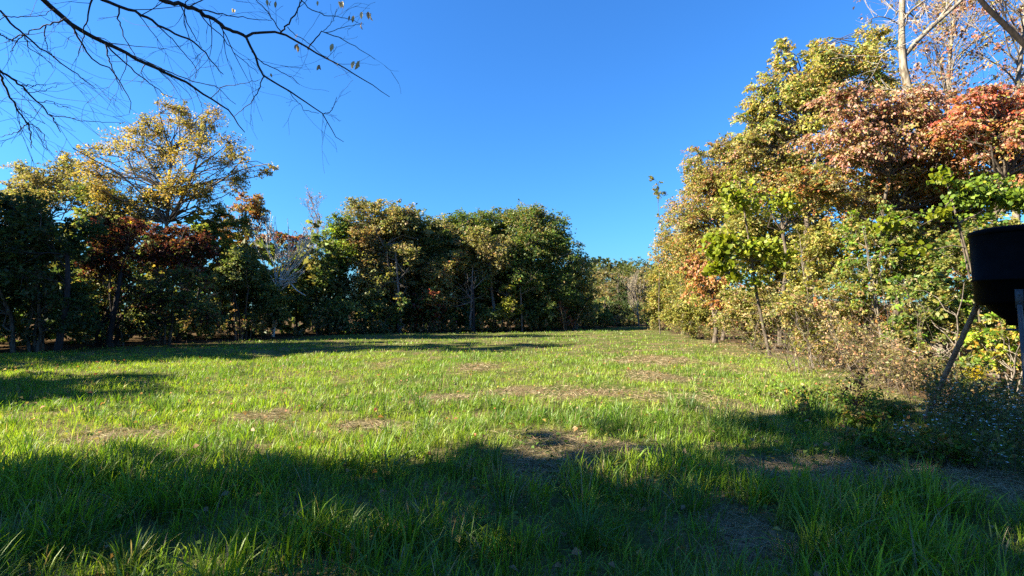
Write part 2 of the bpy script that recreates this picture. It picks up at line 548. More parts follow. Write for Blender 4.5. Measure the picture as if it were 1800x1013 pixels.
# dim mass of understorey behind the front trees, up to eye height and a little above
def understorey(name, label, pts, width, h, n, pal, leaf, k=24):
    seed(label)
    pts = np.array(pts, float)
    t = rng.random(n) * (len(pts) - 1); j = np.minimum(t.astype(int), len(pts) - 2); f = (t - j)[:, None]
    p = pts[j] * (1 - f) + pts[j + 1] * f
    dv = norm(pts[j + 1] - pts[j]); nv = np.stack([-dv[:, 1], dv[:, 0]], 1)
    p = p + nv * (rng.random((n, 1)) * width)
    hh = h * (.45 + .75 * vnoise(p[:, 0] * .45, p[:, 1] * .45, 5))
    z = zground(p[:, 0], p[:, 1]) + rng.random(n) ** .9 * hh + .1
    c = np.stack([p[:, 0], p[:, 1], z], 1)
    mb = MB()
    spray_leaves(mb, c, norm(unit(n) + np.array([0, 0, .2])), rng.uniform(.5, 1.1, n), k, leaf, pick(pal, n) * 1.6, .3)
    m = rng.random(n) < .12
    a = c[m].copy(); a[:, 2] = zground(a[:, 0], a[:, 1])
    a[:, :2] += rng.normal(size=(int(m.sum()), 2)) * .5
    o = mb.build(name, M_LEAF)
    tag(o, label, 'undergrowth', None, 'stuff')
    return o

understorey('undergrowth', 'dim leafy mass filling the wood behind the far edge of the meadow',
            [(3.5, 43), (-6, 38), (-11.5, 37)], -7.0, 9.0, 1300, DKGREEN + OLIVE[:3], .54, 14)
understorey('undergrowth', 'low dark undergrowth at the far corner of the meadow behind the cedars',
            [(17, 60), (11, 53), (4, 44)], -5.0, 2.6, 500, DKGREEN + OLIVE[:2], .34, 18)
understorey('undergrowth', 'dim leafy mass filling the wood behind the left edge of the meadow',
            [(-11.5, 36.5), (-16.5, 28), (-23, 19.5), (-28, 10)], -6.5, 6.6, 1450, DKGREEN + OLIVE[:3], .52, 14)
understorey('undergrowth', 'olive undergrowth inside the thicket beside the meadow and feeder',
            [(10.5, 9), (12.6, 14), (13.5, 30), (15.5, 55)], -4.5, 3.6, 1300, OLIVE + RUST[:1], .20, 20)

# ---- far gap beside the hedge
tree('autumn_tree', 'pale tan autumn tree below the wooded hill, beside the hedge end', 'tree', (gx(1112, 74), 74),
     px_blobs([(1112, 500, 34, 32), (1095, 520, 30, 28)], 74), TANOLIVE + PALEGOLD, .3, 2.6, 9, 24, .2)
tree('autumn_tree', 'golden tan tree between the dark cedar and the wooded hill', 'tree', (gx(1066, 78), 78),
     px_blobs([(1062, 497, 26, 28), (1080, 520, 24, 26), (1050, 525, 20, 28)], 78), PALEGOLD + TANOLIVE, .3, 2.6, 9, 24, .2)
tree('oak_tree', 'dark rounded oak standing highest on the ridge of the wooded hill', 'tree', (gx(1055, 150), 150),
     px_blobs([(1050, 464, 18, 12), (1066, 461, 13, 10), (1082, 466, 13, 10), (1098, 470, 12, 9)], 150), OLIVE[:1] + DKGREEN + GREEN[:2], .5, 2.6, 8, 22, .35)
def cedar(label, px, d, top, base_w):
    k = d / F
    ztop = float(P(px, top, d)[2]); x = gx(px, d)
    bl = []
    for i in range(7):
        t = i / 6
        bl.append((np.array([x, d, .5 + (ztop - .5) * t]), np.array([base_w * (1 - t) + .18, base_w * (1 - t) + .18, ztop * .11])))
    return tree('cedar_tree', label, 'tree', (x, d), bl, DKGREEN, .17, 2.4, 8, 22, .12, spray=.55, flat=.3, droop=.1)
cedar('dark pointed cedar at the far corner of the meadow', 1088, 53, 484, 2.3)
cedar('small dark cedar tucked against the foot of the pointed cedar', 1063, 52, 528, 1.7)

# ---- centre wood, front row, from the hedge end to the grey dead shrub
def ctree(label, px, d, bl, pal, **kw):
    a = dict(tone=1.4, swell=1.2, leaf=.186, dens=2.35, nl=13, k=26, trunk_r=.17, bark=M_GREYBARK, spray=.9, twigs=.25)
    a.update(kw)
    return tree(a.pop('name', 'broadleaf_tree'), label, 'tree', (gx(px, d), d), px_blobs(bl, d), pal, **a)

ctree('slim pale green tree leaning out past the tall round maple', 1012, 44,
      [(1006, 452, 22, 22), (1016, 480, 22, 28), (1000, 500, 30, 36), (1030, 520, 18, 34)], OLIVE + GREEN[:1] + PALEGOLD[:1])
ctree('tall round topped maple, the highest crown of the centre wood', 935, 41.5,
      [(930, 398, 40, 38), (968, 412, 30, 40), (905, 405, 30, 36), (950, 450, 52, 46), (985, 470, 26, 44), (925, 495, 48, 40), (975, 520, 36, 36)],
      GREEN + OLIVE[:1] + DKGREEN[:2], top=OLIVE + TANOLIVE[:1] + GREEN[:1], top_h=.78, name='maple_tree', dens=2.6)
ctree('drab tan tree with bare pale limbs in front of the maple', 868, 39.5,
      [(862, 440, 36, 26), (885, 436, 22, 22), (838, 425, 28, 26), (850, 462, 36, 18)], TANOLIVE + OLIVE[:2], dens=2.2)
ctree('dark green tree with a flat top between the tan tree and the maple', 838, 42.5,
      [(822, 396, 34, 26), (850, 392, 30, 24), (800, 412, 28, 30), (836, 440, 44, 36), (868, 405, 30, 30), (880, 425, 30, 34), (860, 480, 40, 40), (815, 500, 40, 44)],
      GREEN + DKGREEN + OLIVE[:1], dens=3.0)
ctree('olive tree with a ragged pale crown beside the flat topped tree', 782, 40.5,
      [(778, 412, 30, 28), (800, 430, 26, 30), (770, 455, 36, 36), (790, 500, 36, 44)], OLIVE + TANOLIVE, dens=2.7)
ctree('dark trunked tree with a sunken dark crown in the centre wood', 745, 39.5,
      [(738, 418, 28, 34), (758, 430, 26, 30), (755, 460, 30, 38), (735, 500, 34, 40)], DKGREEN + OLIVE[:2], dens=2.8)
ctree('broad tan and olive tree with the highest crown over the grey trunk', 690, 37.5,
      [(652, 378, 34, 26), (690, 382, 34, 26), (716, 398, 24, 32), (640, 410, 30, 28), (680, 425, 44, 34), (660, 465, 36, 34), (700, 480, 36, 44)],
      TANOLIVE + OLIVE, dens=2.8,
      trunk_pts=[P(702, 584, 37), P(700, 540, 37), P(690, 490, 36.8), P(678, 440, 36.6), P(660, 405, 36.6), P(645, 380, 36.8)])
ctree('rust brown leaning tree half in front of the broad tan tree', 640, 35.8,
      [(640, 425, 18, 24), (636, 460, 20, 26), (650, 490, 24, 28)], RUST[2:] + TANOLIVE, dens=2.4, leaf=.15)
ctree('fresh green tree beside the bare pinkish tree', 600, 36.5,
      [(600, 395, 22, 20), (592, 425, 24, 28), (612, 440, 24, 32), (598, 475, 30, 30), (590, 520, 30, 36)], GREEN + OLIVE[:1] + LIME[2:3], dens=3.0)
# lower storey of the wood edge
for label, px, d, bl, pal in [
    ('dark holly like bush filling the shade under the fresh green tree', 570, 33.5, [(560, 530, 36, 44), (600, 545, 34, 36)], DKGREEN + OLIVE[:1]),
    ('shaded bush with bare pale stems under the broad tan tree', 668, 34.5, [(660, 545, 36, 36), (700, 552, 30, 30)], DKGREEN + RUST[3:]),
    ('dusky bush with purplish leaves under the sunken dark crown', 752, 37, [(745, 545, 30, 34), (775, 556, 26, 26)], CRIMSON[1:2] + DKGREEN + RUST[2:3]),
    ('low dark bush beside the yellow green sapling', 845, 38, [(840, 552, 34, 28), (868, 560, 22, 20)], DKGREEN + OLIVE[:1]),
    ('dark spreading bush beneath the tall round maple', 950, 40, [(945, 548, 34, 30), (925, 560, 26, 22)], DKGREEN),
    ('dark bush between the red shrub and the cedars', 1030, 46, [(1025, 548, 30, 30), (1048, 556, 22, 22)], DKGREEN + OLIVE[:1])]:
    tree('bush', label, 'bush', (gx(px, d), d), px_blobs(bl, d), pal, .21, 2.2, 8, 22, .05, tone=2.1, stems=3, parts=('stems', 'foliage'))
tree('sapling', 'yellow green sapling lit in front of the dark wood', 'tree', (gx(895, 38.2), 38.2),
     px_blobs([(893, 512, 14, 14), (900, 535, 20, 20), (886, 545, 14, 18)], 38.2), YELGREEN[:3] + LIME[:2], .15, 2.4, 7, 22, .06)
tree('red_shrub', 'dull red shrub at the foot of the tall round maple', 'shrub', (gx(995, 39.5), 39.5),
     px_blobs([(975, 537, 14, 10), (990, 553, 17, 13), (1003, 565, 10, 8)], 39.5), CRIMSON[:3] + RUST + PINKRED[:1], .15, 2.6, 7, 22, .05, stems=3, parts=('stems', 'foliage'))

for label, px, d, bl, pal in [
    ('muted olive understorey tree left of the grey trunk in the centre wood', 655, 35.5, [(630, 500, 30, 34), (668, 495, 30, 34), (648, 530, 34, 24)], TANOLIVE + OLIVE),
    ('brownish understorey tree between the grey trunk and the thin pale trunk', 770, 37.8, [(745, 490, 30, 34), (785, 480, 34, 36), (772, 525, 34, 26)], OLIVE + RUST[2:] + TANOLIVE[:1]),
    ('olive green understorey tree behind the yellow green sapling', 880, 39.8, [(860, 490, 30, 34), (905, 470, 30, 40), (935, 505, 34, 36)], OLIVE + GREEN),
    ('dull green understorey tree below the fresh green tree', 560, 34.8, [(545, 480, 34, 34), (580, 470, 30, 34), (560, 515, 34, 26)], OLIVE + GREEN[:1] + DKGREEN[:1])]:
    tree('understorey_tree', label, 'tree', (gx(px, d), d), px_blobs(bl, d), pal, .17, 1.9, 9, 22, .07, tone=1.9, bark=M_GREYBARK)

# pale trunks showing in the shade of the wood
for label, px, d, top, r, lean in [
    ('thin pale trunk standing between the sunken crown and the ragged olive tree', 827, 37.6, 470, .09, 4),
    ('leaning pale trunk in the shade behind the yellow green sapling', 918, 38.8, 480, .085, -6),
    ('grey trunk in the shade below the broad tan tree', 705, 35.2, 440, .12, -10),
    ('slender pale trunk behind the dusky purplish bush', 763, 37.4, 480, .07, 3),
    ('dark thick trunk at the wood edge beside the leaning pale trunk', 833, 37.2, 500, .13, -2)]:
    e = empty('slender_tree', (gx(px, d), d, float(zground(gx(px, d), d))), label, 'tree')
    mb = MB(); pts = smooth_path([P(px, 586, d), P(px + lean * .3, 540, d), P(px + lean * .5, 510, d + .2), P(px + lean, top, d + .6)], 9)
    pts[0, 2] = -.1
    tubes(mb, pts[None], (r * np.linspace(1, .4, 9))[None], 7)
    mb.build('trunk', M_DARKBARK if 'dark' in label.split()[0] else M_GREYBARK, e, smooth=True)
    out = []
    for j in range(7):
        i = rng.integers(4, 8); grow(pts[i], norm(rng.normal(size=3) + np.array([0, 0, .6])), rng.uniform(.8, 1.6), r * .3, 1, out)
    mb = MB(); tubes(mb, [o[0] for o in out], [o[1] for o in out], 4); mb.build('branches', M_GREYBARK, e, smooth=True)

def bare_tree(name, label, cat, base, trunk, r0, mat, nl=14, L=1.6, lev=2, leafpal=None, k=6, leaf=.12, spread=.7, up=.2, r_tip=.35, rmin=.006, nchild=(3, 5), tfrom=.35):
    seed(label)
    e = empty(name, base, label, cat)
    pts = smooth_path(trunk, 10)
    mb = MB(); tubes(mb, pts[None], (r0 * np.linspace(1, r_tip, 10))[None], 7); mb.build('trunk', mat, e, smooth=True)
    out, tips = [], []
    for i in range(nl):
        t = tfrom + (1 - tfrom) * (i + rng.random()) / nl
        f = t * 9; j = min(int(f), 8); p = pts[j] * (1 - f + j) + pts[j + 1] * (f - j)
        ax = norm(pts[j + 1] - pts[j]); s = rng.normal(size=3); s = norm(s - ax * np.dot(s, ax))
        grow(p, norm(s * spread + ax * (.5 + up)), L * (1.15 - .5 * t) * rng.uniform(.7, 1.2), r0 * (1 - .6 * t) * .4, lev, out, spread, up, .6, nchild, .12, tips, rmin)
    mb = MB(); tubes(mb, [o[0] for o in out], [o[1] for o in out], 4); mb.build('branches', mat, e, smooth=True)
    if leafpal:
        mb = MB(); tip_leaves(mb, tips, k, .5, leaf, leafpal); mb.build('leaves', M_DRYLEAF, e)
    return e

bare_tree('bare_tree', 'nearly bare pinkish tree rising above the red tops against the sky', 'tree', (gx(558, 37), 37, 0),
          [P(556, 586, 37), P(557, 500, 37), P(558, 440, 37), P(556, 415, 37), P(562, 380, 37)], .12, M_GREYBARK, 15, 1.7, 2,
          [((.26, .13, .10), 1), ((.30, .2, .12), 1)], 3, .11, .75, .25, .25, .010, tfrom=.5)
bare_tree('bare_sapling', 'pale leafless sapling beside the end of the hedge', 'tree', (gx(1123, 47), 47, 0),
          [P(1123, 574, 47), P(1122, 555, 47), P(1120, 535, 47), P(1114, 505, 47)], .075, M_PALEBARK, 13, 1.7, 2, None, 0, .1, .75, .3, .3, .012, tfrom=.2)

# grey dead shrub with a fan of fine stems
def dead_shrub():
    seed('dead shrub')
    d = 29.4
    e = empty('dead_shrub', (gx(495, d), d, 0), 'grey dead shrub with a fan of fine leafless twigs', 'shrub')
    out = []
    b = P(487, 505, d)
    mt = MB(); pts = smooth_path([P(480, 592, d), P(484, 550, d), P(490, 520, d), b], 8)
    tubes(mt, pts[None], np.linspace(.09, .06, 8)[None], 6)
    for (px, py) in [(462, 430), (475, 412), (488, 405), (505, 408), (520, 415), (535, 425), (545, 440), (470, 450), (515, 450), (530, 470), (528, 490), (505, 500)]:
        tgt = P(px, py, d + rng.uniform(-1, 1)); v = tgt - b
        grow(b, norm(v), np.linalg.norm(v) * .7, .035, 2, out, .45, .12, .6, (3, 5), .09, None, .012)
    for (x0, y0, x1, y1) in [(487, 505, 478, 490), (490, 505, 497, 507), (497, 507, 512, 500), (512, 500, 538, 520), (490, 490, 520, 486)]:
        a, c = P(x0, y0, d - .4), P(x1, y1, d - .6)
        out.append((smooth_path([a, (a + c) / 2 + rng.normal(size=3) * .1, c], 5), np.linspace(.045, .02, 5)))
    mt.build('trunk', M_GREYTWIG, e, smooth=True)
    mb = MB(); tubes(mb, [o[0] for o in out], [o[1] for o in out], 4); mb.build('branches', M_GREYTWIG, e, smooth=True)
dead_shrub()

# ---- left wood edge
def ltree(label, px, d, bl, pal, **kw):
    a = dict(tone=1.3, leaf=.155, dens=3.0, nl=9, k=26, trunk_r=.12, bark=M_BARK, spray=.8, twigs=.3, name='tree', cat='tree')
    a.update(kw)
    return tree(a.pop('name'), label, a.pop('cat'), (gx(px, d), d), px_blobs(bl, d), pal, **a)

ltree('rust topped tree with a thin reddish crown beside the grey dead shrub', 432, 31,
      [(432, 355, 28, 22), (440, 385, 34, 22), (415, 400, 32, 24), (425, 430, 40, 24)], RUST + OLIVE[:2] + CRIMSON[2:3], dens=2.0, name='autumn_tree',
      top=RUST + TANOLIVE[:2], top_h=.75)
ltree('low red topped tree between the grey dead shrub and the bare pinkish tree', 520, 35,
      [(515, 425, 26, 12), (540, 435, 20, 14), (480, 420, 26, 14), (520, 470, 40, 36)], DKGREEN + OLIVE, top=CRIMSON + RUST[:2] + RED[:1], top_h=.72, name='red_tree')
ltree('pale gold hazy tree rising behind the dark vine covered bush', 70, 29,
      [(60, 320, 46, 34), (110, 300, 36, 30), (30, 345, 40, 34), (95, 345, 50, 34), (150, 330, 36, 36), (0, 350, 40, 40)], PALEGOLD + OLIVE[:1], dens=1.9, name='autumn_tree', leaf=.14, tone=1.25)
ltree('mid green tree showing between the pale gold tree and the yellow tree', 190, 28,
      [(170, 350, 40, 30), (215, 360, 40, 30), (190, 380, 50, 30), (400, 395, 34, 26), (370, 410, 30, 24)], OLIVE + GREEN[:2], dens=2.2)
ltree('dark trees\' lower thicket in front of the rust topped tree', 430, 28.5,
      [(425, 470, 44, 36), (400, 520, 44, 40), (450, 530, 44, 38), (470, 560, 40, 26), (375, 560, 30, 30)], DKGREEN + OLIVE[:2], name='bush', cat='bush',
      stems=4, trunk_r=.06, tone=1.7, parts=('stems', 'foliage'))
ltree('tall olive shrub with grey green leaves beside the grey dead shrub', 415, 27.5,
      [(410, 462, 24, 30), (430, 480, 24, 28), (395, 490, 24, 28)], [((.12, .14, .06), 3), ((.08, .10, .04), 2)], name='shrub', cat='shrub', stems=3, trunk_r=.05, parts=('stems', 'foliage'))

# tall yellow tree with its visible limbs
def yellow_tree():
    d = 27.0
    bl = px_blobs([(300, 205, 34, 30), (272, 232, 34, 34), (335, 238, 36, 36, 1), (215, 258, 38, 36), (385, 258, 32, 30), (255, 288, 42, 42, 1), (335, 292, 44, 42, -1),
                   (170, 288, 34, 32), (430, 288, 28, 22), (467, 295, 20, 14), (195, 320, 38, 34), (132, 266, 22, 16), (240, 338, 40, 32), (395, 315, 30, 26), (350, 336, 34, 28),
                   (255, 368, 44, 26), (195, 355, 34, 26), (300, 330, 40, 40), (385, 348, 28, 22), (364, 212, 26, 26), (312, 200, 24, 22)], d, .9)
    e = tree('yellow_tree', 'tall golden yellow tree spreading open limbs above the wood edge', 'tree', (gx(286, d), d), bl, GOLD + OLIVE[2:3] + PALEGOLD[:1], .11, .72, 5, 20, .13, M_BARK, tone=1.4, swell=1.1,
         twigs=.8, spray=.7, droop=.1, flat=.4, top=GOLD[1:] + PALEGOLD[:1] + [((.17, .17, .05), 1.5)], top_h=.6,
         trunk_pts=[P(280, 612, d), P(282, 500, d), P(290, 420, d), P(293, 391, d), P(297, 340, d), P(300, 270, d), P(280, 200, d)])
    out = []
    for i, (pl, r) in enumerate([([(293, 392), (325, 345), (345, 290), (358, 240), (366, 192)], .085),
                  ([(318, 357), (370, 330), (420, 297), (474, 288)], .065),
                  ([(292, 395), (255, 345), (215, 308), (170, 285), (128, 260)], .075),
                  ([(297, 340), (265, 290), (240, 250), (215, 225)], .055),
                  ([(340, 300), (380, 270), (410, 245)], .045),
                  ([(299, 300), (318, 250), (312, 190)], .05)]):
        dd = d + rng.uniform(-1.5, 1.5)
        n = len(pl)
        out.append((smooth_path([P(a, b, d + (dd - d) * j / (n - 1)) for j, (a, b) in enumerate(pl)], 8), np.linspace(r, r * .3, 8)))
    for p, r in out:
        mb = MB(); tubes(mb, p[None], r[None], 6); mb.build('branch', M_GREYBARK, e, smooth=True)
yellow_tree()

ltree('huge dark vine covered bush at the near end of the wood edge', 60, 19.5,
      [(20, 385, 60, 42), (80, 395, 56, 40), (120, 420, 46, 40), (20, 450, 70, 50), (95, 470, 66, 48), (40, 530, 70, 50), (120, 540, 50, 46), (-50, 420, 60, 60), (-60, 500, 70, 60)],
      DKGREEN, leaf=.15, name='vine_bush', cat='bush', stems=5, trunk_r=.08, parts=('stems', 'foliage'), dens=3.0, tone=1.15, swell=.93)
ltree('crimson leaved shrub next to the dark vine covered bush', 205, 22,
      [(180, 410, 38, 22), (215, 400, 34, 20), (200, 440, 46, 30), (170, 470, 40, 30)], CRIMSON, tone=.8, top=CRIMSON[:3] + RED[:1] + ORANGE[3:4] + LIME[3:], top_h=.74, leaf=.12, name='red_shrub', cat='shrub',
      stems=3, trunk_r=.06, parts=('stems', 'foliage'))
ltree('deep red shrub below the fork of the yellow tree', 295, 23.5,
      [(285, 405, 36, 20), (325, 415, 34, 22), (345, 440, 30, 24), (300, 450, 46, 30)], CRIMSON + DKGREEN[:1], tone=.8, top=CRIMSON[:3] + RED[:1] + RUST[:1] + OLIVE[:1], top_h=.7, leaf=.12, name='red_shrub', cat='shrub',
      stems=3, trunk_r=.06, parts=('stems', 'foliage'))
ltree('bright yellow green bush peeping between the two red shrubs', 155, 24,
      [(150, 378, 18, 10), (190, 385, 16, 9), (250, 395, 22, 12), (350, 400, 16, 10)], LIME[:1] + YELGREEN, leaf=.12, dens=2.4, name='bush', cat='bush', stems=2, trunk_r=.05, parts=('stems', 'foliage'))
ltree('dark trunked thicket tree under the crimson shrub with gaps of light', 190, 22.5,
      [(185, 500, 50, 28), (240, 490, 50, 34), (150, 545, 30, 26), (260, 540, 46, 40), (310, 510, 40, 40), (350, 540, 36, 40), (340, 490, 34, 26)], DKGREEN + OLIVE + CRIMSON[1:2], tone=1.6, dens=1.9, leaf=.13, name='thicket_tree', stems=4, trunk_r=.09, bark=M_DARKBARK)
for label, px, d, pts in [
    ('black leaning trunk in the gap beside the lime leaves', 198, 21.5, [(190, 604), (196, 570), (205, 530), (212, 480)]),
    ('black trunk close to the dark vine covered bush', 107, 19, [(100, 612), (112, 560), (120, 510), (118, 450)]),
    ('crooked dark trunk nearest the grey dead shrub', 330, 25, [(310, 600), (322, 570), (345, 545), (352, 500)])]:
    p = [P(a, b, d) for a, b in pts]
    e = empty('slender_tree', (p[0][0], p[0][1], 0), label, 'tree')
    p[0][2] = -.1
    mb = MB(); q = smooth_path(p, 8); tubes(mb, q[None], np.linspace(.13, .07, 8)[None], 7); mb.build('trunk', M_DARKBARK, e, smooth=True)
    out = []
    for j in range(6):
        grow(q[rng.integers(3, 8)], norm(rng.normal(size=3) + np.array([0, 0, .5])), rng.uniform(.8, 1.5), .03, 1, out)
    mb = MB(); tubes(mb, [o[0] for o in out], [o[1] for o in out], 4); mb.build('branches', M_DARKBARK, e, smooth=True)
ltree('lime leaved seedling glowing in the gap under the thicket', 190, 23,
      [(188, 572, 10, 14), (232, 560, 10, 10), (110, 545, 9, 9)], LIME[:3], leaf=.12, dens=1.6, nl=5, name='seedling', cat='plant', trunk_r=.03, parts=('stems', 'foliage'))

# ---- trees outside the picture: those left of the camera throw the near shade
for label, x, y, h, r in [
    ('tall dense tree beside the bare drooping tree', -14.5, -0.9, 18.4, 3.9),
    ('slim tree in front of the tall dense tree', -13.0, 1.2, 17.6, 2.25),
    ('broad tree at the near end of the left wood', -11.0, -3.4, 13.5, 3.3),
    ('old tree behind the tall dense tree', -21.5, -2.6, 19.0, 4.2),
    ('high crowned narrow tree at the bend of the wood edge', -24.8, 17.2, 17.0, 3.1),
    ('round tree in the wood beyond the high crowned narrow tree', -31, 12.4, 15.5, 3.4),
    ('low tree at the meadow side before the high crowned narrow tree', -24.5, 6.3, 12.0, 2.5),
    ('wide tree standing behind the photographer', -3.5, -9, 14, 4.4),  # this unseen pair is added to cut the skylight on the foreground
    ('leaning tree behind the photographer beside the wide tree', 5, -10, 13, 4.2)]:
    seed(label, 2)
    bl = [(np.array([x + rng.uniform(-.2, .2) * r, y + rng.uniform(-.2, .2) * r, h * t]), np.array([r * q, r * q, h * .17])) for t, q in ([(.28, .75), (.45, 1.0), (.62, .95), (.8, .7)] if r != 2.25 else [(.2, .5), (.45, .6), (.66, .9), (.76, .95), (.86, .95)])]
    tree('shade_tree', label, 'tree', (x, y), bl, OLIVE + GREEN[:1],   .42, 1.15 if x > -23 else 2.4, 9, 20, .22, spray=.9, twigs=.2)

# ---- hedge of trees along the right of the meadow
def rtree(label, px, d, bl, pal, **kw):
    a = dict(leaf=.125, dens=2.8, nl=15, k=28, trunk_r=.11, bark=M_BARK, tone=1.5, swell=1.12, mixp=.5, spray=.75, twigs=.5, name='tree', cat='tree', deep=1.0)
    a.update(kw)
    deep = a.pop('deep')
    return tree(a.pop('name'), label, a.pop('cat'), (gx(px, d), d), px_blobs(bl, d, deep), pal, **a)

rtree('yellow green scrub at the far end of the hedge', 1175, 41,
      [(1168, 490, 24, 26), (1180, 520, 34, 32), (1158, 545, 22, 22), (1200, 545, 30, 26)], YELGREEN + SCRUB[:2] + GOLD[1:2], leaf=.15, name='scrub_bush', cat='bush', stems=4, trunk_r=.05, parts=('stems', 'foliage'))
rtree('orange tinted dogwood low in the hedge near its far end', 1200, 33,
      [(1200, 415, 40, 34), (1185, 455, 34, 30), (1225, 460, 40, 36)], YELGREEN[1:] + TANOLIVE + ORANGE[1:2] + RUST[1:2], leaf=.13, name='dogwood_tree')
rtree('slender wispy shoot sticking up above the far end of the hedge', 1160, 34,
      [(1150, 320, 8, 12), (1160, 345, 10, 18), (1165, 385, 12, 20)], OLIVE, leaf=.12, dens=.8, nl=4, name='sapling', trunk_r=.035)
rtree('tan and olive dogwood with a rounded top at the middle of the hedge', 1270, 27,
      [(1262, 305, 44, 34), (1250, 282, 38, 26), (1292, 268, 36, 26), (1310, 290, 46, 32), (1238, 350, 46, 40), (1285, 350, 56, 40), (1230, 395, 46, 36)], TANOLIVE + YELGREEN + RUST[:1] + PINKRED[2:3], leaf=.13, name='dogwood_tree', dens=3.1)
rtree('brown leaved dogwood drooping rusty clusters under the lime leaves', 1255, 24.5,
      [(1215, 480, 34, 22), (1250, 500, 40, 20), (1280, 535, 34, 18), (1245, 450, 40, 22)], RUST[:3] + [((.24, .12, .065), 3)] + YELGREEN[:1], leaf=.15, dens=2.2, name='dogwood_tree', droop=.6, hang=.9)
rtree('mixed olive and tan dogwood above the lime leaves', 1385, 21,
      [(1370, 290, 50, 30), (1318, 258, 34, 28), (1360, 250, 40, 26), (1430, 290, 54, 34), (1410, 330, 60, 34), (1350, 330, 46, 30)], YELGREEN + TANOLIVE[:2] + RUST[:1], top=TANOLIVE + PINKRED[2:4], top_h=.6, leaf=.12, name='dogwood_tree')
rtree('leafy green gold hedge tree filling in behind the redbud', 1370, 23,
      [(1330, 400, 56, 44), (1400, 395, 60, 44), (1460, 400, 50, 40), (1350, 460, 60, 40), (1420, 465, 60, 40), (1300, 370, 40, 36), (1290, 450, 44, 40)], SCRUB + YELGREEN[:3] + TANOLIVE[:1], leaf=.14, dens=2.3, name='hedge_tree')
rtree('olive and rust hedge tree filling in behind the tan and rust tangle', 1570, 15.4,
      [(1500, 290, 60, 36), (1570, 300, 60, 40), (1640, 310, 60, 40), (1540, 360, 66, 36), (1620, 370, 60, 40), (1700, 350, 60, 44), (1690, 420, 60, 44), (1600, 430, 60, 40)], SCRUB + TANOLIVE[:2] + RUST[:1], leaf=.12, dens=1.9, name='hedge_tree')
# sweetgum: tall yellow green
rtree('tall yellow green sweetgum reaching highest over the hedge', 1420, 20.5,
      [(1345, 165, 36, 28), (1330, 205, 36, 30), (1385, 150, 46, 36), (1380, 105, 22, 26), (1440, 120, 50, 30), (1500, 110, 50, 36), (1540, 85, 36, 26), (1470, 160, 70, 40), (1400, 205, 66, 34), (1550, 130, 36, 30), (1340, 240, 34, 22)],
      YELGREEN + TANOLIVE + GREEN[:1], top=YELGREEN + TANOLIVE[:2] + ORANGE[1:2], top_h=.6, leaf=.125, dens=2.3, trunk_r=.17, name='sweetgum_tree', flat=.3, nl=11, tone=1.75)
# pink red dogwood
rtree('pinkish red dogwood with layered drooping leaves in front of the white barked tree', 1530, 14,
      [(1480, 180, 56, 20), (1560, 185, 60, 24), (1640, 190, 60, 26), (1500, 225, 74, 24), (1600, 230, 80, 28), (1690, 225, 56, 30), (1540, 270, 80, 24), (1640, 275, 66, 26)],
      PINKRED + TANOLIVE[:1], top=PINKRED[:4] + CRIMSON[2:3], top_h=.66, leaf=.095, dens=2.9, droop=.5, hang=.8, flat=.12, name='dogwood_tree', trunk_r=.09)
rtree('red and orange maple glowing at the near end of the hedge', 1740, 12.5,
      [(1720, 185, 50, 24), (1775, 175, 50, 26), (1700, 220, 50, 24), (1770, 225, 60, 32), (1830, 200, 60, 50), (1740, 265, 60, 26), (1820, 280, 60, 50)], ORANGE + RUST[1:2] + PINKRED[:3] + SCRUB[:2], top=RED[:3] + PINKRED[:2] + ORANGE[:1] + [((.30, .07, .05), 3)], top_h=.55,
      leaf=.09, dens=2.7, name='maple_tree', droop=.4, hang=.6, flat=.15)
rtree('tan and rust dogwood tangle over the shrubs below the pinkish dogwood', 1520, 14.5,
      [(1440, 320, 60, 26), (1530, 320, 66, 26), (1600, 330, 56, 30), (1680, 320, 60, 28), (1480, 350, 50, 20), (1760, 330, 50, 30)], TANOLIVE + RUST[:2] + SCRUB[:2] + PINKRED[3:4] + ORANGE[1:2], leaf=.095, dens=2.4, name='dogwood_tree', trunk_r=.08)

# white barked tree: thick pale trunk with bare forks
def white_tree():
    seed('white tree')
    d = 16.5
    e = empty('sycamore_tree', (gx(1650, d), d, 0), 'pale barked tree with bare forked limbs rising out of the hedge', 'tree')
    def limb(name, pl, r0, r1, K=12, dd=0):
        n = len(pl)
        p = smooth_path([P(a, b, d + dd * j / (n - 1)) for j, (a, b) in enumerate(pl)], K)
        mb = MB(); rr = np.linspace(r0, r1, K) * rng.uniform(.93, 1.07, K)
        tubes(mb, p[None], rr[None], 9); mb.build(name, M_PALEBARK, e, smooth=True)
        return p
    limb('trunk', [(1650, 640), (1648, 500), (1645, 350), (1640, 260), (1622, 198), (1600, 165), (1588, 140), (1586, 90), (1584, 45), (1586, 20), (1588, -60)], .24, .07, 24)
    tw = []
    for pl, r in [([(1590, 98), (1612, 70), (1640, 45), (1672, 18), (1705, -12), (1740, -50)], .085), ([(1648, 38), (1664, 15), (1685, -10)], .055),
                  ([(1588, 95), (1572, 83), (1556, 92), (1546, 100)], .05), ([(1587, 36), (1600, 20), (1632, -4)], .05), ([(1587, 30), (1580, 15), (1575, 28)], .035),
                  ([(1600, 24), (1612, 34), (1620, 30)], .025), ([(1588, 48), (1594, 40), (1596, 25)], .03), ([(1578, 42), (1568, 34), (1545, 28), (1520, 38)], .02), ([(1620, 205), (1600, 165), (1588, 150)], .15)]:
        p = limb('branch', pl, r, r * .45, 8, rng.uniform(-.6, .6))
        for j in range(5):
            grow(p[rng.integers(3, 8)], norm(rng.normal(size=3) + np.array([0, 0, .3])), rng.uniform(.4, 1.1), .012, 1, tw)
    mb = MB(); tubes(mb, [o[0] for o in tw], [o[1] for o in tw], 4); mb.build('twigs', M_DEADWOOD, e, smooth=True)
white_tree()

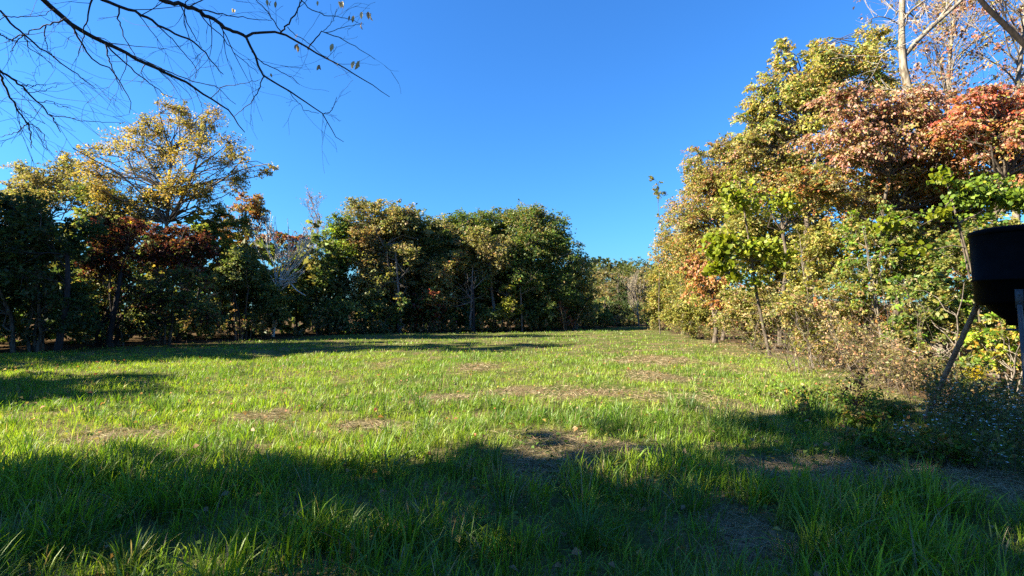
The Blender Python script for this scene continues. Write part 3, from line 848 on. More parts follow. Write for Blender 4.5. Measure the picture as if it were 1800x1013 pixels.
# thin pinkish trees behind the near end of the hedge
bare_tree('autumn_tree', 'thin pinkish brown tree with sparse leaves behind the pale barked tree', 'tree', (gx(1665, 22), 22, 0),
          [P(1660, 600, 22), P(1662, 300, 22), P(1665, 150, 22), P(1672, 60, 22), P(1690, -60, 22)], .15, M_GREYBARK, 44, 3.4, 2,
          [((.28, .17, .12), 3), ((.24, .20, .09), 2), ((.20, .11, .08), 2)], 10, .14, .8, .2, .3, .006, tfrom=.4)
bare_tree('autumn_tree', 'thin rusty tree with sparse leaves above the red and orange maple', 'tree', (gx(1800, 17), 17, 0),
          [P(1790, 600, 17), P(1785, 300, 17), P(1780, 200, 17), P(1800, 60, 17), P(1810, -80, 17)], .14, M_GREYBARK, 40, 3.0, 2,
          [((.30, .17, .10), 3), ((.30, .13, .08), 2), ((.22, .18, .08), 2)], 11, .12, .8, .2, .3, .005, tfrom=.4)
# near dark limb at the upper corner: its tree stands just outside the picture
M_BLACKBARK = bark_mat('black_bark', (.008, .006, .006), (.018, .013, .012))
def dark_limb_tree():
    seed('dark limb')
    d = 9.0
    b = np.array([11.2, 8.2, 0])
    e = empty('oak_tree', b, 'tree whose dark bare limb slants into the upper corner beside the thin rusty tree', 'tree')
    pts = smooth_path([b - np.array([0, 0, .1]), b + np.array([0, .1, 2]), b + np.array([-.1, .2, 4]), b + np.array([-.2, .4, 7.5])], 8)
    mb = MB(); tubes(mb, pts[None], np.linspace(.2, .12, 8)[None], 8); mb.build('trunk', M_DARKBARK, e, smooth=True)
    p = smooth_path([pts[4], P(1800, 80, d), P(1770, 45, d), P(1740, 22, d), P(1712, -8, d), P(1690, -50, d)], 12)
    mb = MB(); tubes(mb, p[None], np.linspace(.075, .035, 12)[None], 7); mb.build('branch', M_BLACKBARK, e, smooth=True)
    out = []; tips = []
    for j in range(9):
        grow(p[rng.integers(3, 12)], norm(rng.normal(size=3) + np.array([0, 0, .4])), rng.uniform(.6, 1.2), .012, 1, out, tips=tips)
    mb = MB(); tubes(mb, [o[0] for o in out], [o[1] for o in out], 4); mb.build('twigs', M_DARKBARK, e, smooth=True)
dark_limb_tree()

# redbud with large round lime leaves, each near leaf an object of its own
def heart_mesh(name, mat):
    ring = [(0, -.42), (.20, -.52), (.44, -.36), (.50, -.05), (.36, .26), (0, .58), (-.36, .26), (-.50, -.05), (-.44, -.36), (-.20, -.52)]
    v = [(x, y, .10 * abs(x) - .16 * max(0, y) ** 2) for x, y in ring] + [(0, 0, 0)]
    f = [(i, (i + 1) % 10, 10) for i in range(10)]
    me = bpy.data.meshes.new(name); me.from_pydata(v, [], f); me.materials.append(mat)
    return me

def flat_leaf_mat(name, c1, c2):
    m = leaf_mat(name, .45, .008, .4)
    t = m.node_tree
    oi = t.nodes.new('ShaderNodeObjectInfo'); cr = t.nodes.new('ShaderNodeValToRGB')
    cr.color_ramp.elements[0].color = (*c1, 1); cr.color_ramp.elements[1].color = (*c2, 1)
    t.links.new(oi.outputs['Random'], cr.inputs[0])
    at = [n for n in t.nodes if n.type == 'ATTRIBUTE'][0]
    for l in list(at.outputs['Color'].links):
        to = l.to_socket; t.links.remove(l); t.links.new(cr.outputs[0], to)
    return m
M_BIGLEAF = flat_leaf_mat('lime_leaf', (.10, .14, .008), (.19, .205, .014))
from mathutils import Matrix
def place_leaf(me, parent, p, fwd, nrm, s, name='leaf'):
    fwd = Vector(fwd).normalized(); n = Vector(nrm); n = (n - fwd * n.dot(fwd)).normalized(); x = fwd.cross(n)
    m = Matrix(((x.x * s, fwd.x * s, n.x * s, p[0]), (x.y * s, fwd.y * s, n.y * s, p[1]), (x.z * s, fwd.z * s, n.z * s, p[2]), (0, 0, 0, 1)))
    o = bpy.data.objects.new(name, me); COL.objects.link(o)
    o.parent = parent
    o.matrix_basis = parent.matrix_basis.inverted() @ m
    return o

def big_leaf_plant(name, label, cat, base, blobs, n_obj, n_mass, size, r0, me, facing=(-.55, -.5, .6), stems=1, pal=LIME):
    e = empty(name, (base[0], base[1], float(zground(*base))), label, cat)
    seed(label)
    wts = np.array([b[1][0] * b[1][2] for b in blobs]); wts /= wts.sum()
    sprays = []
    out = []
    tot = n_obj + n_mass; S = tot // 9
    bi = rng.choice(len(blobs), S, p=wts)
    C = np.array([blobs[i][0] for i in bi]) + unit(S) * np.array([blobs[i][1] for i in bi]) * rng.random((S, 1)) ** .45
    o_front = np.argsort(C @ np.array([.4, .8, 0]))
    C = C[o_front]
    mb_mass = MB(); cnt = 0
    mp, mf, mn, ms = [], [], [], []
    root = np.array([base[0], base[1], 0.])
    mt = MB()
    cen = np.mean([b[0] for b in blobs], 0)
    tr = []
    for s in range(stems):
        q = smooth_path([root + [rng.normal() * .15 * (stems > 1), 0, -.1], root * .6 + cen * .4 + rng.normal(size=3) * .15, cen, max((b[0] for b in blobs), key=lambda a: a[2])], 10)
        tubes(mt, q[None], np.linspace(r0, r0 * .3, 10)[None], 7); tr.append(q)
    allp = np.concatenate(tr)
    st = []
    for b in blobs:
        cand = allp[allp[:, 2] < b[0][2] + .3]
        st.append(cand[np.argmin(np.linalg.norm(cand - b[0], axis=1))])
    tubes(mt, limb_paths(st, [b[0] for b in blobs], 5), np.linspace(r0 * .5, r0 * .25, 5)[None].repeat(len(blobs), 0), 5)
    tw = limb_paths([blobs[i][0] for i in bi[o_front]], C, 4, .08)
    tubes(mt, tw, np.linspace(.012, .005, 4)[None].repeat(S, 0), 3)
    for c in C:
        d = norm(rng.normal(size=3) * np.array([1, 1, .35]))
        for j in range(9):
            p = c + d * (j - 4) * size * .45 + rng.normal(size=3) * size * .4
            f = norm(d * .5 + rng.normal(size=3) * .6 + np.array([0, 0, -.6])); n = norm(np.array(facing) + rng.normal(size=3) * .65)
            s = size * rng.uniform(.65, 1.25)
            if cnt < n_obj:
                place_leaf(me, e, p, f, n, s)
            else:
                mp.append(p); mf.append(f); mn.append(n); ms.append(s)
            cnt += 1
    mt.build('trunk' if stems == 1 else 'stems', M_BARK, e, smooth=True)
    if mp:
        leaves(mb_mass, np.array(mp), np.array(mf), np.array(mn), np.array(ms), pick(pal, len(mp)), .9)
        o = mb_mass.build('foliage', M_LEAF, e); o['kind'] = 'stuff'
    return e
HEART = heart_mesh('heart_leaf', M_BIGLEAF)
big_leaf_plant('redbud_tree', 'redbud with large round lime green leaves in the middle of the hedge', 'tree', (gx(1353, 17.5), 17.5),
               px_blobs([(1300, 350, 46, 30), (1375, 350, 44, 30), (1285, 430, 50, 26), (1345, 440, 46, 26), (1370, 455, 40, 20), (1280, 480, 40, 18), (1330, 500, 24, 12), (1262, 460, 24, 18), (1300, 320, 20, 12)], 17.2, .5),
               300, 1700, .16, .065, HEART)
big_leaf_plant('grape_vine', 'bright green vine climbing the hedge behind the feeder', 'vine', (gx(1720, 10.2), 10.2),
               px_blobs([(1700, 345, 36, 26), (1745, 335, 46, 30), (1655, 375, 22, 14), (1790, 350, 50, 30), (1720, 385, 30, 14), (1660, 310, 24, 14), (1600, 440, 20, 8), (1560, 395, 22, 12)], 10.0, .5),
               280, 1900, .082, .03, HEART, stems=2, pal=VINEGREEN)

# honeysuckle scrub: the hedge's lower storey
for label, px, d, bl, pal, kw in [
    ('olive honeysuckle bush under the orange tinted dogwood', 1225, 29, [(1215, 520, 40, 30), (1245, 545, 40, 30), (1200, 560, 30, 22)], SCRUB + YELGREEN[:1], {}),
    ('grey green honeysuckle bush behind the redbud trunk', 1330, 21, [(1310, 540, 50, 30), (1360, 540, 46, 34), (1290, 570, 40, 24)], SCRUB + DRY[:1], {}),
    ('airy olive honeysuckle with sky showing through beside the redbud', 1440, 16.5, [(1420, 410, 44, 34), (1470, 420, 50, 36), (1450, 470, 56, 36), (1410, 500, 44, 30)], SCRUB + YELGREEN[:2], dict(dens=2.0)),
    ('leafy olive honeysuckle between the redbud and the vine', 1560, 13.5, [(1530, 400, 50, 34), (1590, 400, 46, 32), (1560, 460, 60, 40), (1610, 470, 46, 40), (1520, 500, 50, 34)], SCRUB + VINEGREEN[:1] + GREEN[:1], {}),
    ('shrub of small olive leaves and pale stems in front of the redbud', 1445, 14, [(1420, 550, 50, 34), (1480, 560, 50, 36), (1450, 600, 50, 24)], SCRUB + DRY[:2], dict(dens=2.1)),
    ('dense green shrub behind the slanting leg of the feeder', 1660, 10.5, [(1620, 520, 56, 34), (1680, 500, 46, 34), (1660, 560, 60, 36), (1610, 590, 46, 26), (1720, 560, 50, 40)], SCRUB + GREEN + VINEGREEN[:1], dict(dens=2.6)),
    ('yellowing shrub seen under the feeder hopper', 1760, 9.5, [(1750, 580, 50, 34), (1800, 600, 50, 40), (1740, 620, 46, 24)], VINEGREEN + YELGREEN + GOLD[:1], dict(dens=2.4)),
    ('leafy shrub shading the ground behind the feeder hopper', 1790, 11.5, [(1760, 430, 60, 50), (1820, 450, 60, 60), (1700, 440, 50, 36)], GREEN + SCRUB, {})]:
    a = dict(leaf=.10, dens=2.4, name='honeysuckle_bush', cat='bush', stems=4, trunk_r=.03, parts=('stems', 'foliage'), bark=M_GREYBARK, spray=.6)
    a.update(kw)
    rtree(label, px, d, bl, pal, **a)

# leaning dry canes in the hedge
def canes(label, px, d, n, h, spread, mat, group=None, name='briar_canes', leafpal=None):
    seed(label, px)
    e = empty(name, (gx(px, d), d, float(zground(gx(px, d), d))), label, 'briar', group)
    b = np.array([gx(px, d), d, 0.])
    out = []; tips = []
    for i in range(n):
        s = b + np.array([rng.normal() * spread * .3, rng.normal() * spread * .3, 0])
        s[2] = zground(s[0], s[1])
        grow(s, norm(np.array([rng.normal() * .45 * spread, rng.normal() * .4 * spread, 1])), h * rng.uniform(.5, 1), rng.uniform(.006, .014), 1, out, .8, -.12, .55, (2, 5), .16, tips, .0025)
    mb = MB(); tubes(mb, [o[0] for o in out], [o[1] for o in out], 4); mb.build('stems', mat, e, smooth=True)
    if leafpal:
        mb = MB(); tip_leaves(mb, tips, 7, .3, .06, leafpal); mb.build('leaves', M_DRYLEAF, e)
    return e
CANE = {1340: 'beside the redbud trunk', 1375: 'between the redbud trunk and the shrub of small olive leaves', 1400: 'at the meadow side of the shrub of small olive leaves', 1440: 'in the middle of the shrub of small olive leaves',
        1470: 'behind the shrub of small olive leaves', 1490: 'under the leafy olive honeysuckle', 1525: 'before the leafy olive honeysuckle', 1560: 'behind the single red stemmed weed', 1600: 'before the dense green shrub at the feeder'}
for px, d in [(1400, 13.2), (1440, 12.6), (1490, 12.0), (1525, 11.3), (1560, 10.9), (1600, 10.3), (1470, 13.5), (1340, 16.5), (1375, 15)]:
    canes('thin briar canes arching out ' + CANE[px], px, d, 7, 1.8, 1.3, M_BARK, 'briar canes along the hedge foot', leafpal=SCRUB + DRY[:1])

# ================================================================== meadow
THATCH = [(975, 800, .55, .5), (1192, 703, .9, .35), (945, 690, 1.2, .5), (792, 701, .6, .3), (1143, 665, .8, .6), (1140, 635, 1.4, .8), (200, 772, .8, .3), (1335, 830, .45, .25),
          (840, 648, .6, .5), (1310, 940, .35, .25), (930, 845, .35, .2), (1500, 830, .8, .3), (1100, 800, .5, .2), (455, 740, .5, .25), (655, 755, .5, .2), (1060, 690, .7, .3), (1700, 840, .9, .5)]
TH = [(G(a, b), rx, ry) for a, b, rx, ry in THATCH]
def thatch_amount(x, y):
    t = np.zeros_like(x)
    for c, rx, ry in TH:
        q = ((x - c[0]) / rx) ** 2 + ((y - c[1]) / (ry * 2.0)) ** 2
        t = np.maximum(t, np.exp(-q * 1.1))
    t = np.clip(t * (.7 + 1.1 * fbm(x * 2.2, y * 2.2, 77, 2)), 0, 1)
    t = np.maximum(t, sstep(.64, .76, fbm(x * .8, y * .8, 55, 3)) * .5 * (y > 6))
    # the strip along the hedge is mown drier
    xr = x - np.interp(y, XR_D, XR_X)
    t = np.maximum(t, sstep(-3.2, -.3, xr) * .6 * (y > 7))
    t = np.maximum(t, sstep(-9.5, -3, xr) * sstep(.38, .62, fbm(x * 1.1 + 5, y * .8, 88, 3)) * .42 * (y > 6.5))
    # ragged rather than soft edges
    t = t + (fbm(x * 6.5, y * 6.5, 23, 2) - .5) * .55 * (t > .12)
    return np.clip(sstep(.22, .78, t), 0, 1)

def blades(mb, pos, h, width, lean, az, segs, cols, face_az):
    n = len(pos)
    t = np.linspace(0, 1, segs + 1)
    dirh = np.stack([np.cos(az), np.sin(az), np.zeros(n)], 1)
    side = np.stack([np.cos(face_az), np.sin(face_az), np.zeros(n)], 1)
    p = pos[:, None] + np.array([0, 0, 1.])[None, None] * (h[:, None] * (t - .42 * np.minimum(lean, 1.2)[:, None] * t ** 2.2))[..., None] \
        + dirh[:, None] * (h * lean)[:, None, None] * (t ** 1.8)[None, :, None]
    wv = width[:, None] * np.array([.7] + [1 - .55 * a ** 2 for a in t[1:-1]])[None]
    L = p[:, :-1] - side[:, None] * wv[..., None] * .5
    R = p[:, :-1] + side[:, None] * wv[..., None] * .5
    tip = p[:, -1:]
    vs = np.concatenate([L, R, tip], 1)
    m = segs * 2 + 1
    b = (np.arange(n) * m)[:, None]
    tris = []
    for s in range(segs - 1):
        tris.append(np.concatenate([b + s, b + segs + s, b + segs + s + 1, b + s + 1], 1))
    q = np.stack(tris, 1).reshape(-1, 4) if tris else None
    tr = np.concatenate([b + segs - 1, b + 2 * segs - 1, b + 2 * segs], 1)
    if q is not None:
        mb.add(vs.reshape(-1, 3), [q, tr], [np.repeat(cols, segs - 1, 0), cols])
    else:
        mb.add(vs.reshape(-1, 3), [tr], [cols])

def field_points(n, d0, d1, power):
    u = rng.random(n)
    d = (d0 ** power + u * (d1 ** power - d0 ** power)) ** (1 / power)
    x = rng.uniform(-1, 1, n) * (1.13 * d + .8)
    return x, d

def grass(d0, d1, ntuft, per, segs, wid, hmul, power, name, label, tuft_r):
    seed(label)
    x, y = field_points(ntuft, d0, d1, power)
    k = in_field(x, y)
    x, y = x[k], y[k]
    th = thatch_amount(x, y)
    k = rng.random(len(x)) > th * .93
    x, y, th = x[k], y[k], th[k]
    n = len(x)
    lush = fbm(x * .55 + 3, y * .55, 41, 3)
    tall = sstep(.45, .7, fbm(x * .9, y * .9, 63, 2))
    th_h = (.10 + .13 * lush + .17 * tall * sstep(2, 5, 9 - y)) * hmul * rng.uniform(.7, 1.25, n) * (1 - .7 * th)
    # colours per tuft
    a = np.array([.095, .20, .010]); b = np.array([.225, .335, .012]); c = np.array([.30, .265, .065]); e = np.array([.06, .125, .012])
    f = np.clip(lush * 2.4 - .75 + rng.normal(size=n) * .2, 0, 1)[:, None]
    tc = b * (1 - f) + a * f
    dk = (rng.random(n) < .22)[:, None]
    tc = np.where(dk, e, tc)
    s = np.clip(th + rng.normal(size=n) * .12 + .02, 0, .85)[:, None]
    tc = tc * (1 - s) + c * s
    i = np.repeat(np.arange(n), per)
    m = len(i)
    off = rng.normal(size=(m, 2)) * tuft_r
    px = x[i] + off[:, 0]; py = y[i] + off[:, 1]
    pos = np.stack([px, py, zground(px, py) - .01], 1)
    h = th_h[i] * rng.uniform(.45, 1.2, m)
    az = np.where(rng.random(m) < .6, np.arctan2(off[:, 1], off[:, 0]) + rng.normal(size=m) * .6, rng.normal(size=m) * 1.0 + .3)
    lean = np.abs(rng.normal(size=m)) * .38 + .12
    lean = np.where(rng.random(m) < .15, lean + .6, lean)
    cc = tc[i] * rng.uniform(.72, 1.28, (m, 1)) * (1 + rng.normal(size=(m, 3)) * .06)
    dead = rng.random(m) < .07
    cc[dead] = np.array([.27, .21, .11]) * rng.uniform(.6, 1.2, (int(dead.sum()), 1))
    face = rng.uniform(0, 2 * math.pi, m)
    wv = wid * rng.uniform(.6, 1.4, m) * np.clip(h / .2, .55, 1.4)
    mb = MB()
    blades(mb, pos, h, wv, lean, az, segs, np.clip(cc, .005, .7), face)
    o = mb.build(name, M_GRASS)
    tag(o, label, 'grass', None, 'stuff')

grass(1.6, 7.5, 7400, 11, 3, .0078, 1.02, 1.7, 'grass', 'long green grass growing in tufts across the near meadow', .035)
grass(7.3, 18, 15500, 9, 2, .015, .88, 1.5, 'grass', 'sunlit yellow green grass over the middle of the meadow', .06)
grass(17.5, 53, 12500, 7, 2, .036, .8, 1.3, 'grass', 'bright short looking grass over the far part of the meadow', .14)

def tussocks():
    seed('tussocks')
    n = 190
    x, y = field_points(n, 2.3, 8.5, 1.4)
    k = in_field(x, y, -.3) & (thatch_amount(x, y) < .25)
    x, y = x[k], y[k]; n = len(x)
    per = 46
    i = np.repeat(np.arange(n), per); m = len(i)
    off = rng.normal(size=(m, 2)) * (.045 + .04 * rng.random(n))[i][:, None]
    px = x[i] + off[:, 0]; py = y[i] + off[:, 1]
    pos = np.stack([px, py, zground(px, py) - .01], 1)
    h = (rng.uniform(.22, .40, n))[i] * rng.uniform(.55, 1.15, m)
    az = np.arctan2(off[:, 1], off[:, 0]) + rng.normal(size=m) * .5
    lean = np.abs(rng.normal(size=m)) * .45 + .2
    base = pick([((.085, .17, .018), 3), ((.06, .13, .016), 3), ((.13, .21, .025), 2), ((.18, .22, .04), 1)], n)
    cc = base[i] * rng.uniform(.7, 1.3, (m, 1))
    dead = rng.random(m) < .05
    cc[dead] = (.30, .24, .13)
    mb = MB()
    blades(mb, pos, h, .0085 * rng.uniform(.6, 1.35, m), lean, az, 5, np.clip(cc, .005, .7), az + math.pi / 2 + rng.normal(size=m) * .5)
    tag(mb.build('grass', M_GRASS), 'tall coarse grass in arching tussocks scattered over the near meadow', 'grass', None, 'stuff')
tussocks()

# flattened straw lying between the tufts
def straw():
    seed('straw')
    x, y = field_points(90000, 1.6, 26, 1.5)
    th = thatch_amount(x, y)
    k = in_field(x, y, .5) & (rng.random(len(x)) < (th * 1.1 + .03))
    x, y = x[k], y[k]
    ex, ey = [], []
    for c, rx, ry in TH:                # matted dead grass on the bare spots
        m = int(min(3200, 1100 * rx * ry * (6 if c[1] < 8 else 1.6)))
        ex.append(c[0] + rng.normal(size=m) * rx * .55); ey.append(c[1] + rng.normal(size=m) * ry * 1.1)
    x = np.concatenate([x] + ex); y = np.concatenate([y] + ey)
    n = len(x)
    pos = np.stack([x, y, zground(x, y) + rng.uniform(0, .045, n)], 1)
    az = rng.uniform(0, 2 * math.pi, n)
    f = np.stack([np.cos(az), np.sin(az), rng.normal(size=n) * .18], 1)
    cols = pick([((.30, .24, .14), 3), ((.22, .165, .095), 3), ((.36, .30, .19), 1.5), ((.15, .11, .065), 2), ((.26, .15, .09), 1)], n) * rng.uniform(.75, 1.2, (n, 1))
    sz = rng.uniform(.10, .26, n)
    mb = MB()
    nr = np.tile(np.array([0, 0, 1.]), (n, 1)) + rng.normal(size=(n, 3)) * .35
    leaves(mb, pos, f, nr, sz, cols, width=1, fold=.01, curl=.1)
    v = mb.v[0].reshape(n, 4, 3); c = (v[:, 0] + v[:, 2]) / 2
    wf = (np.clip(.005 * (y / 5), .004, .014) / sz)[:, None]
    for q in (1, 3):
        v[:, q] = c + (v[:, q] - c) * wf
    mb.v[0] = v.reshape(-1, 3)
    tag(mb.build('straw', M_STRAW), 'dry straw and flattened dead grass lying between the green tufts', 'straw', None, 'stuff')
straw()

def broad_weeds():
    seed('broad_weeds')
    x, y = field_points(9000, 1.9, 13, 1.5)
    k = in_field(x, y, .2) & (fbm(x * 1.3 + 9, y * 1.3, 101, 2) > .5)
    x, y = x[k], y[k]; n = len(x)
    pos = np.stack([x, y, zground(x, y) + rng.uniform(.02, .13, n)], 1)
    az = rng.uniform(0, 6.28, n); f = np.stack([np.cos(az), np.sin(az), rng.normal(size=n) * .35 + .1], 1)
    mb = MB()
    leaves(mb, pos, f, np.array([0, 0, 1.]) + rng.normal(size=(n, 3)) * .3, rng.uniform(.025, .075, n), pick([((.10, .17, .03), 3), ((.14, .20, .04), 2), ((.07, .12, .03), 2), ((.24, .20, .06), .6)], n), width=.7, fold=.12, curl=.15)
    tag(mb.build('meadow_weeds', M_LEAF), 'low broad leaved weeds and clover growing among the grass', 'weeds', None, 'stuff')
broad_weeds()

def fallen_leaves():
    seed('fallen_leaves')
    x, y = field_points(7000, 1.8, 24, 1.3)
    k = in_field(x, y, .6) & (rng.random(len(x)) < .35 + .65 * sstep(-3, 0, x - np.interp(y, XR_D, XR_X)))
    x, y = x[k], y[k]; n = len(x)
    pos = np.stack([x, y, zground(x, y) + rng.uniform(.02, .14, n)], 1)
    az = rng.uniform(0, 6.28, n); f = np.stack([np.cos(az), np.sin(az), rng.normal(size=n) * .3], 1)
    mb = MB()
    leaves(mb, pos, f, np.array([0, 0, 1.]) + rng.normal(size=(n, 3)) * .5, rng.uniform(.04, .09, n), pick([((.30, .16, .07), 3), ((.24, .17, .09), 3), ((.32, .10, .05), 1), ((.36, .26, .06), 1)], n), width=.65, fold=.15, curl=.2)
    tag(mb.build('fallen_leaves', M_DRYLEAF), 'brown fallen leaves caught in the grass near the hedge', 'leaves', None, 'stuff')
fallen_leaves()

# ================================================================== weeds along the hedge foot
def weed(name, label, cat, x, y, h, n, pal, stem_mat, leaf=.05, k=7, group=None, spread=.5, flowers=None, fsize=.02):
    seed(label, round(float(x), 2), round(float(y), 2))
    z = float(zground(x, y))
    e = empty(name, (x, y, z), label, cat, group)
    out, tips = [], []
    for i in range(n):
        s = np.array([x + rng.normal() * spread * .35, y + rng.normal() * spread * .35, 0]); s[2] = zground(s[0], s[1])
        grow(s, norm(np.array([rng.normal() * .35, rng.normal() * .35, 1])), h * rng.uniform(.5, 1), .005, 1, out, .6, .1, .5, (3, 6), .12, tips, .0016)
    mb = MB(); tubes(mb, [o[0] for o in out], [o[1] for o in out], 3); mb.build('stems', stem_mat, e, smooth=True)
    pts = [(o[0][j], norm(o[0][j] - o[0][j - 1] + rng.normal(size=3) * .1)) for o in out for j in (2, 4)]
    mb = MB(); tip_leaves(mb, pts, k, .16, leaf, pal, .2, .2, .35); mb.build('leaves', M_LEAF, e)
    if flowers is not None:
        c = np.array([t[0] for t in tips]); c = c[rng.random(len(c)) < .5]; c = np.repeat(c, 5, 0) + rng.normal(size=(len(c) * 5, 3)) * .05
        m = len(c); mb = MB()
        for a in range(3):   # three crossed petals pairs make one small daisy
            ang = a * math.pi / 3 + rng.random(m)
            f = np.stack([np.cos(ang), np.sin(ang), rng.normal(size=m) * .2], 1)
            leaves(mb, c, f, np.array([0, 0, 1.]) + rng.normal(size=(m, 3)) * .2, np.full(m, fsize) * rng.uniform(.7, 1.3, m), pick(flowers, m), .35, .0, -.05)
        mb.build('flowers', M_STRAW, e)
    return e

WEEDPAL = [((.10, .12, .03), 3), ((.15, .14, .045), 3), ((.07, .10, .025), 2), ((.22, .16, .07), 2)]
DRYPAL = DRY + [((.14, .13, .04), 2)]
seed('hedge weeds')
MARKS = [(9.6, 'beside the slanting feeder leg'), (10.8, 'before the dense green shrub'), (12.2, 'before the honeysuckle next to the vine'), (13.8, 'before the shrub of small olive leaves'),
         (15.5, 'just short of the redbud'), (17.5, 'at the foot of the redbud'), (20.5, 'just past the redbud'), (25, 'under the drooping rusty dogwood'), (30, 'under the rounded tan dogwood'),
         (36, 'under the orange tinted dogwood'), (60, 'below the yellow green scrub at the hedge end')]
i = 0
for d in np.concatenate([np.arange(8.5, 16, .42), np.arange(16, 46, 1.25)]):
    mark = [m for lim, m in MARKS if d < lim][0]
    for side in range(2 if d < 16 else 1):
        x = float(np.interp(d, XR_D, XR_X)) + rng.uniform(-.5, .5) + side * .75; y = d + rng.uniform(-.25, .25)
        if i % 2 == 0:
            weed('dry_weed', 'dry tan weed stalks standing ' + mark, 'weed', x, y, rng.uniform(.6, 1.3), 7, DRYPAL, M_BARK, .055, 6, 'dry weeds along the hedge foot ' + mark, .7)
        else:
            weed('green_weed', 'leafy olive weed clump ' + mark, 'weed', x, y, rng.uniform(.4, .95), 7, WEEDPAL, M_BARK, .06, 9, 'green weeds along the hedge foot ' + mark, .7)
        i += 1
# near corner under the feeder: asters, low greenery
for (px, py) in [(1700, 715), (1730, 700), (1770, 730), (1740, 775), (1800, 785), (1830, 700), (1840, 740), (1780, 690), (1690, 680)]:
    g = G(px, py + 55)
    weed('aster_plant', 'bushy aster dotted with tiny white flowers in the shade beside the feeder', 'plant', g[0], g[1], rng.uniform(.38, .66), 12,
         [((.10, .115, .04), 3), ((.14, .13, .055), 2), ((.06, .08, .025), 1)], M_BARK, .045, 7, 'white asters around the feeder legs', .7, [((.78, .78, .78), 3), ((.6, .58, .5), 1)], .026)
for (px, py) in [(1470, 735), (1520, 745), (1560, 775), (1610, 790), (1440, 700), (1500, 705), (1660, 800), (1400, 690), (1570, 725)]:
    g = G(px, py + 15)
    weed('green_weed', 'low broad leaved green weed among the straw before the feeder', 'weed', g[0], g[1], rng.uniform(.16, .30), 9,
         VINEGREEN[:3] + WEEDPAL[:2] + ORANGE[1:2], M_BARK, .055, 7, 'low weeds before the feeder', .8)
g = G(1512, 742)
weed('red_stemmed_weed', 'single red stemmed weed standing in front of the hedge', 'weed', g[0], g[1], .62, 3, [((.22, .06, .04), 2), ((.2, .14, .04), 1)], bark_mat('red_stem', (.20, .05, .03), (.30, .09, .05), 20, 0), .05, 6, None, .15)
g = P(1712, 655, 5.9)
def goldenrod():
    e = weed('goldenrod', 'goldenrod with a bright yellow flower head near the slanting feeder leg', 'plant', g[0], g[1], .5, 4, WEEDPAL[:3], M_BARK, .05, 5, None, .2)
    n = 120
    c = g + rng.normal(size=(n, 3)) * np.array([.05, .05, .04])
    mb = MB(); leaves(mb, c, unit(n), unit(n), rng.uniform(.02, .045, n), pick([((.62, .42, .012), 2), ((.70, .52, .02), 1)], n), .6); mb.build('flower_head', M_STRAW, e)
    mb = MB(); tubes(mb, smooth_path([[g[0] - .03, g[1], zground(g[0], g[1])], [g[0] + .02, g[1], g[2] * .5], g], 6)[None], np.linspace(.006, .003, 6)[None], 4); mb.build('flower_stalk', M_BARK, e)
goldenrod()
# ragged dry fringe at the foot of the left and far wood
LEFT = [(15, 'before the huge vine covered bush'), (18, 'at the corner of the vine covered bush'), (20.5, 'beside the black trunks'), (23, 'below the crimson shrub'), (25.5, 'below the deep red shrub'),
        (28, 'below the tall olive shrub'), (31, 'below the grey dead shrub'), (40, 'below the low red topped tree')]
FAR = [(640, 'below the fresh green tree'), (720, 'below the broad tan tree'), (790, 'below the sunken dark crown'), (860, 'below the flat topped tree'), (930, 'beside the yellow green sapling'),
       (1000, 'beside the dull red shrub'), (1070, 'before the cedars'), (1200, 'beside the pale leafless sapling')]
seed('wood edge')
edge = [(float(np.interp(q, XL_D, XL_X)) - .3 + rng.uniform(-.5, .4), q, [m for l, m in LEFT if q < l][0], rng.uniform(.5, 1.5), .10, OLIVE[:2]) for q in np.arange(13, 37, 1.1)]
for px in np.arange(585, 1130, 22):
    x = float(np.interp(px, [585, 1130], [-12.5, 13.2]))
    edge.append((x, float(np.interp(x, DF_X, DF_D)) + rng.uniform(-.2, .6), [m for l, m in FAR if px < l][0], rng.uniform(.4, 1.3), .12, OLIVE[:1]))
for x, y, mark, h, lf, extra in edge:
    weed('edge_weed', 'tan and dark weed clump ' + mark, 'weed', x, y, h, 6, DRYPAL + DKGREEN[:2] + extra, M_BARK, lf, 8, 'weeds at the wood edge ' + mark, .8)

# ================================================================== deer feeder
def plastic(name, c, rough=.5):
    m, t, out = new_mat(name)
    geo = t.nodes.new('ShaderNodeNewGeometry')
    nz = t.nodes.new('ShaderNodeTexNoise'); nz.inputs['Scale'].default_value = 9; nz.inputs['Detail'].default_value = 5
    t.links.new(geo.outputs['Position'], nz.inputs['Vector'])
    cr = t.nodes.new('ShaderNodeValToRGB')
    cr.color_ramp.elements[0].position = .35; cr.color_ramp.elements[0].color = (*c, 1)
    cr.color_ramp.elements[1].position = .75; cr.color_ramp.elements[1].color = (*(a * 1.6 + .0012 for a in c), 1)
    t.links.new(nz.outputs['Fac'], cr.inputs[0])
    b = t.nodes.new('ShaderNodeBsdfPrincipled'); b.inputs['Roughness'].default_value = rough
    b.inputs['Specular IOR Level'].default_value = .04
    t.links.new(cr.outputs[0], b.inputs['Base Color'])
    bp = t.nodes.new('ShaderNodeBump'); bp.inputs['Strength'].default_value = .15; bp.inputs['Distance'].default_value = .01
    t.links.new(nz.outputs['Fac'], bp.inputs['Height']); t.links.new(bp.outputs[0], b.inputs['Normal'])
    t.links.new(b.outputs[0], out.inputs[0])
    return m

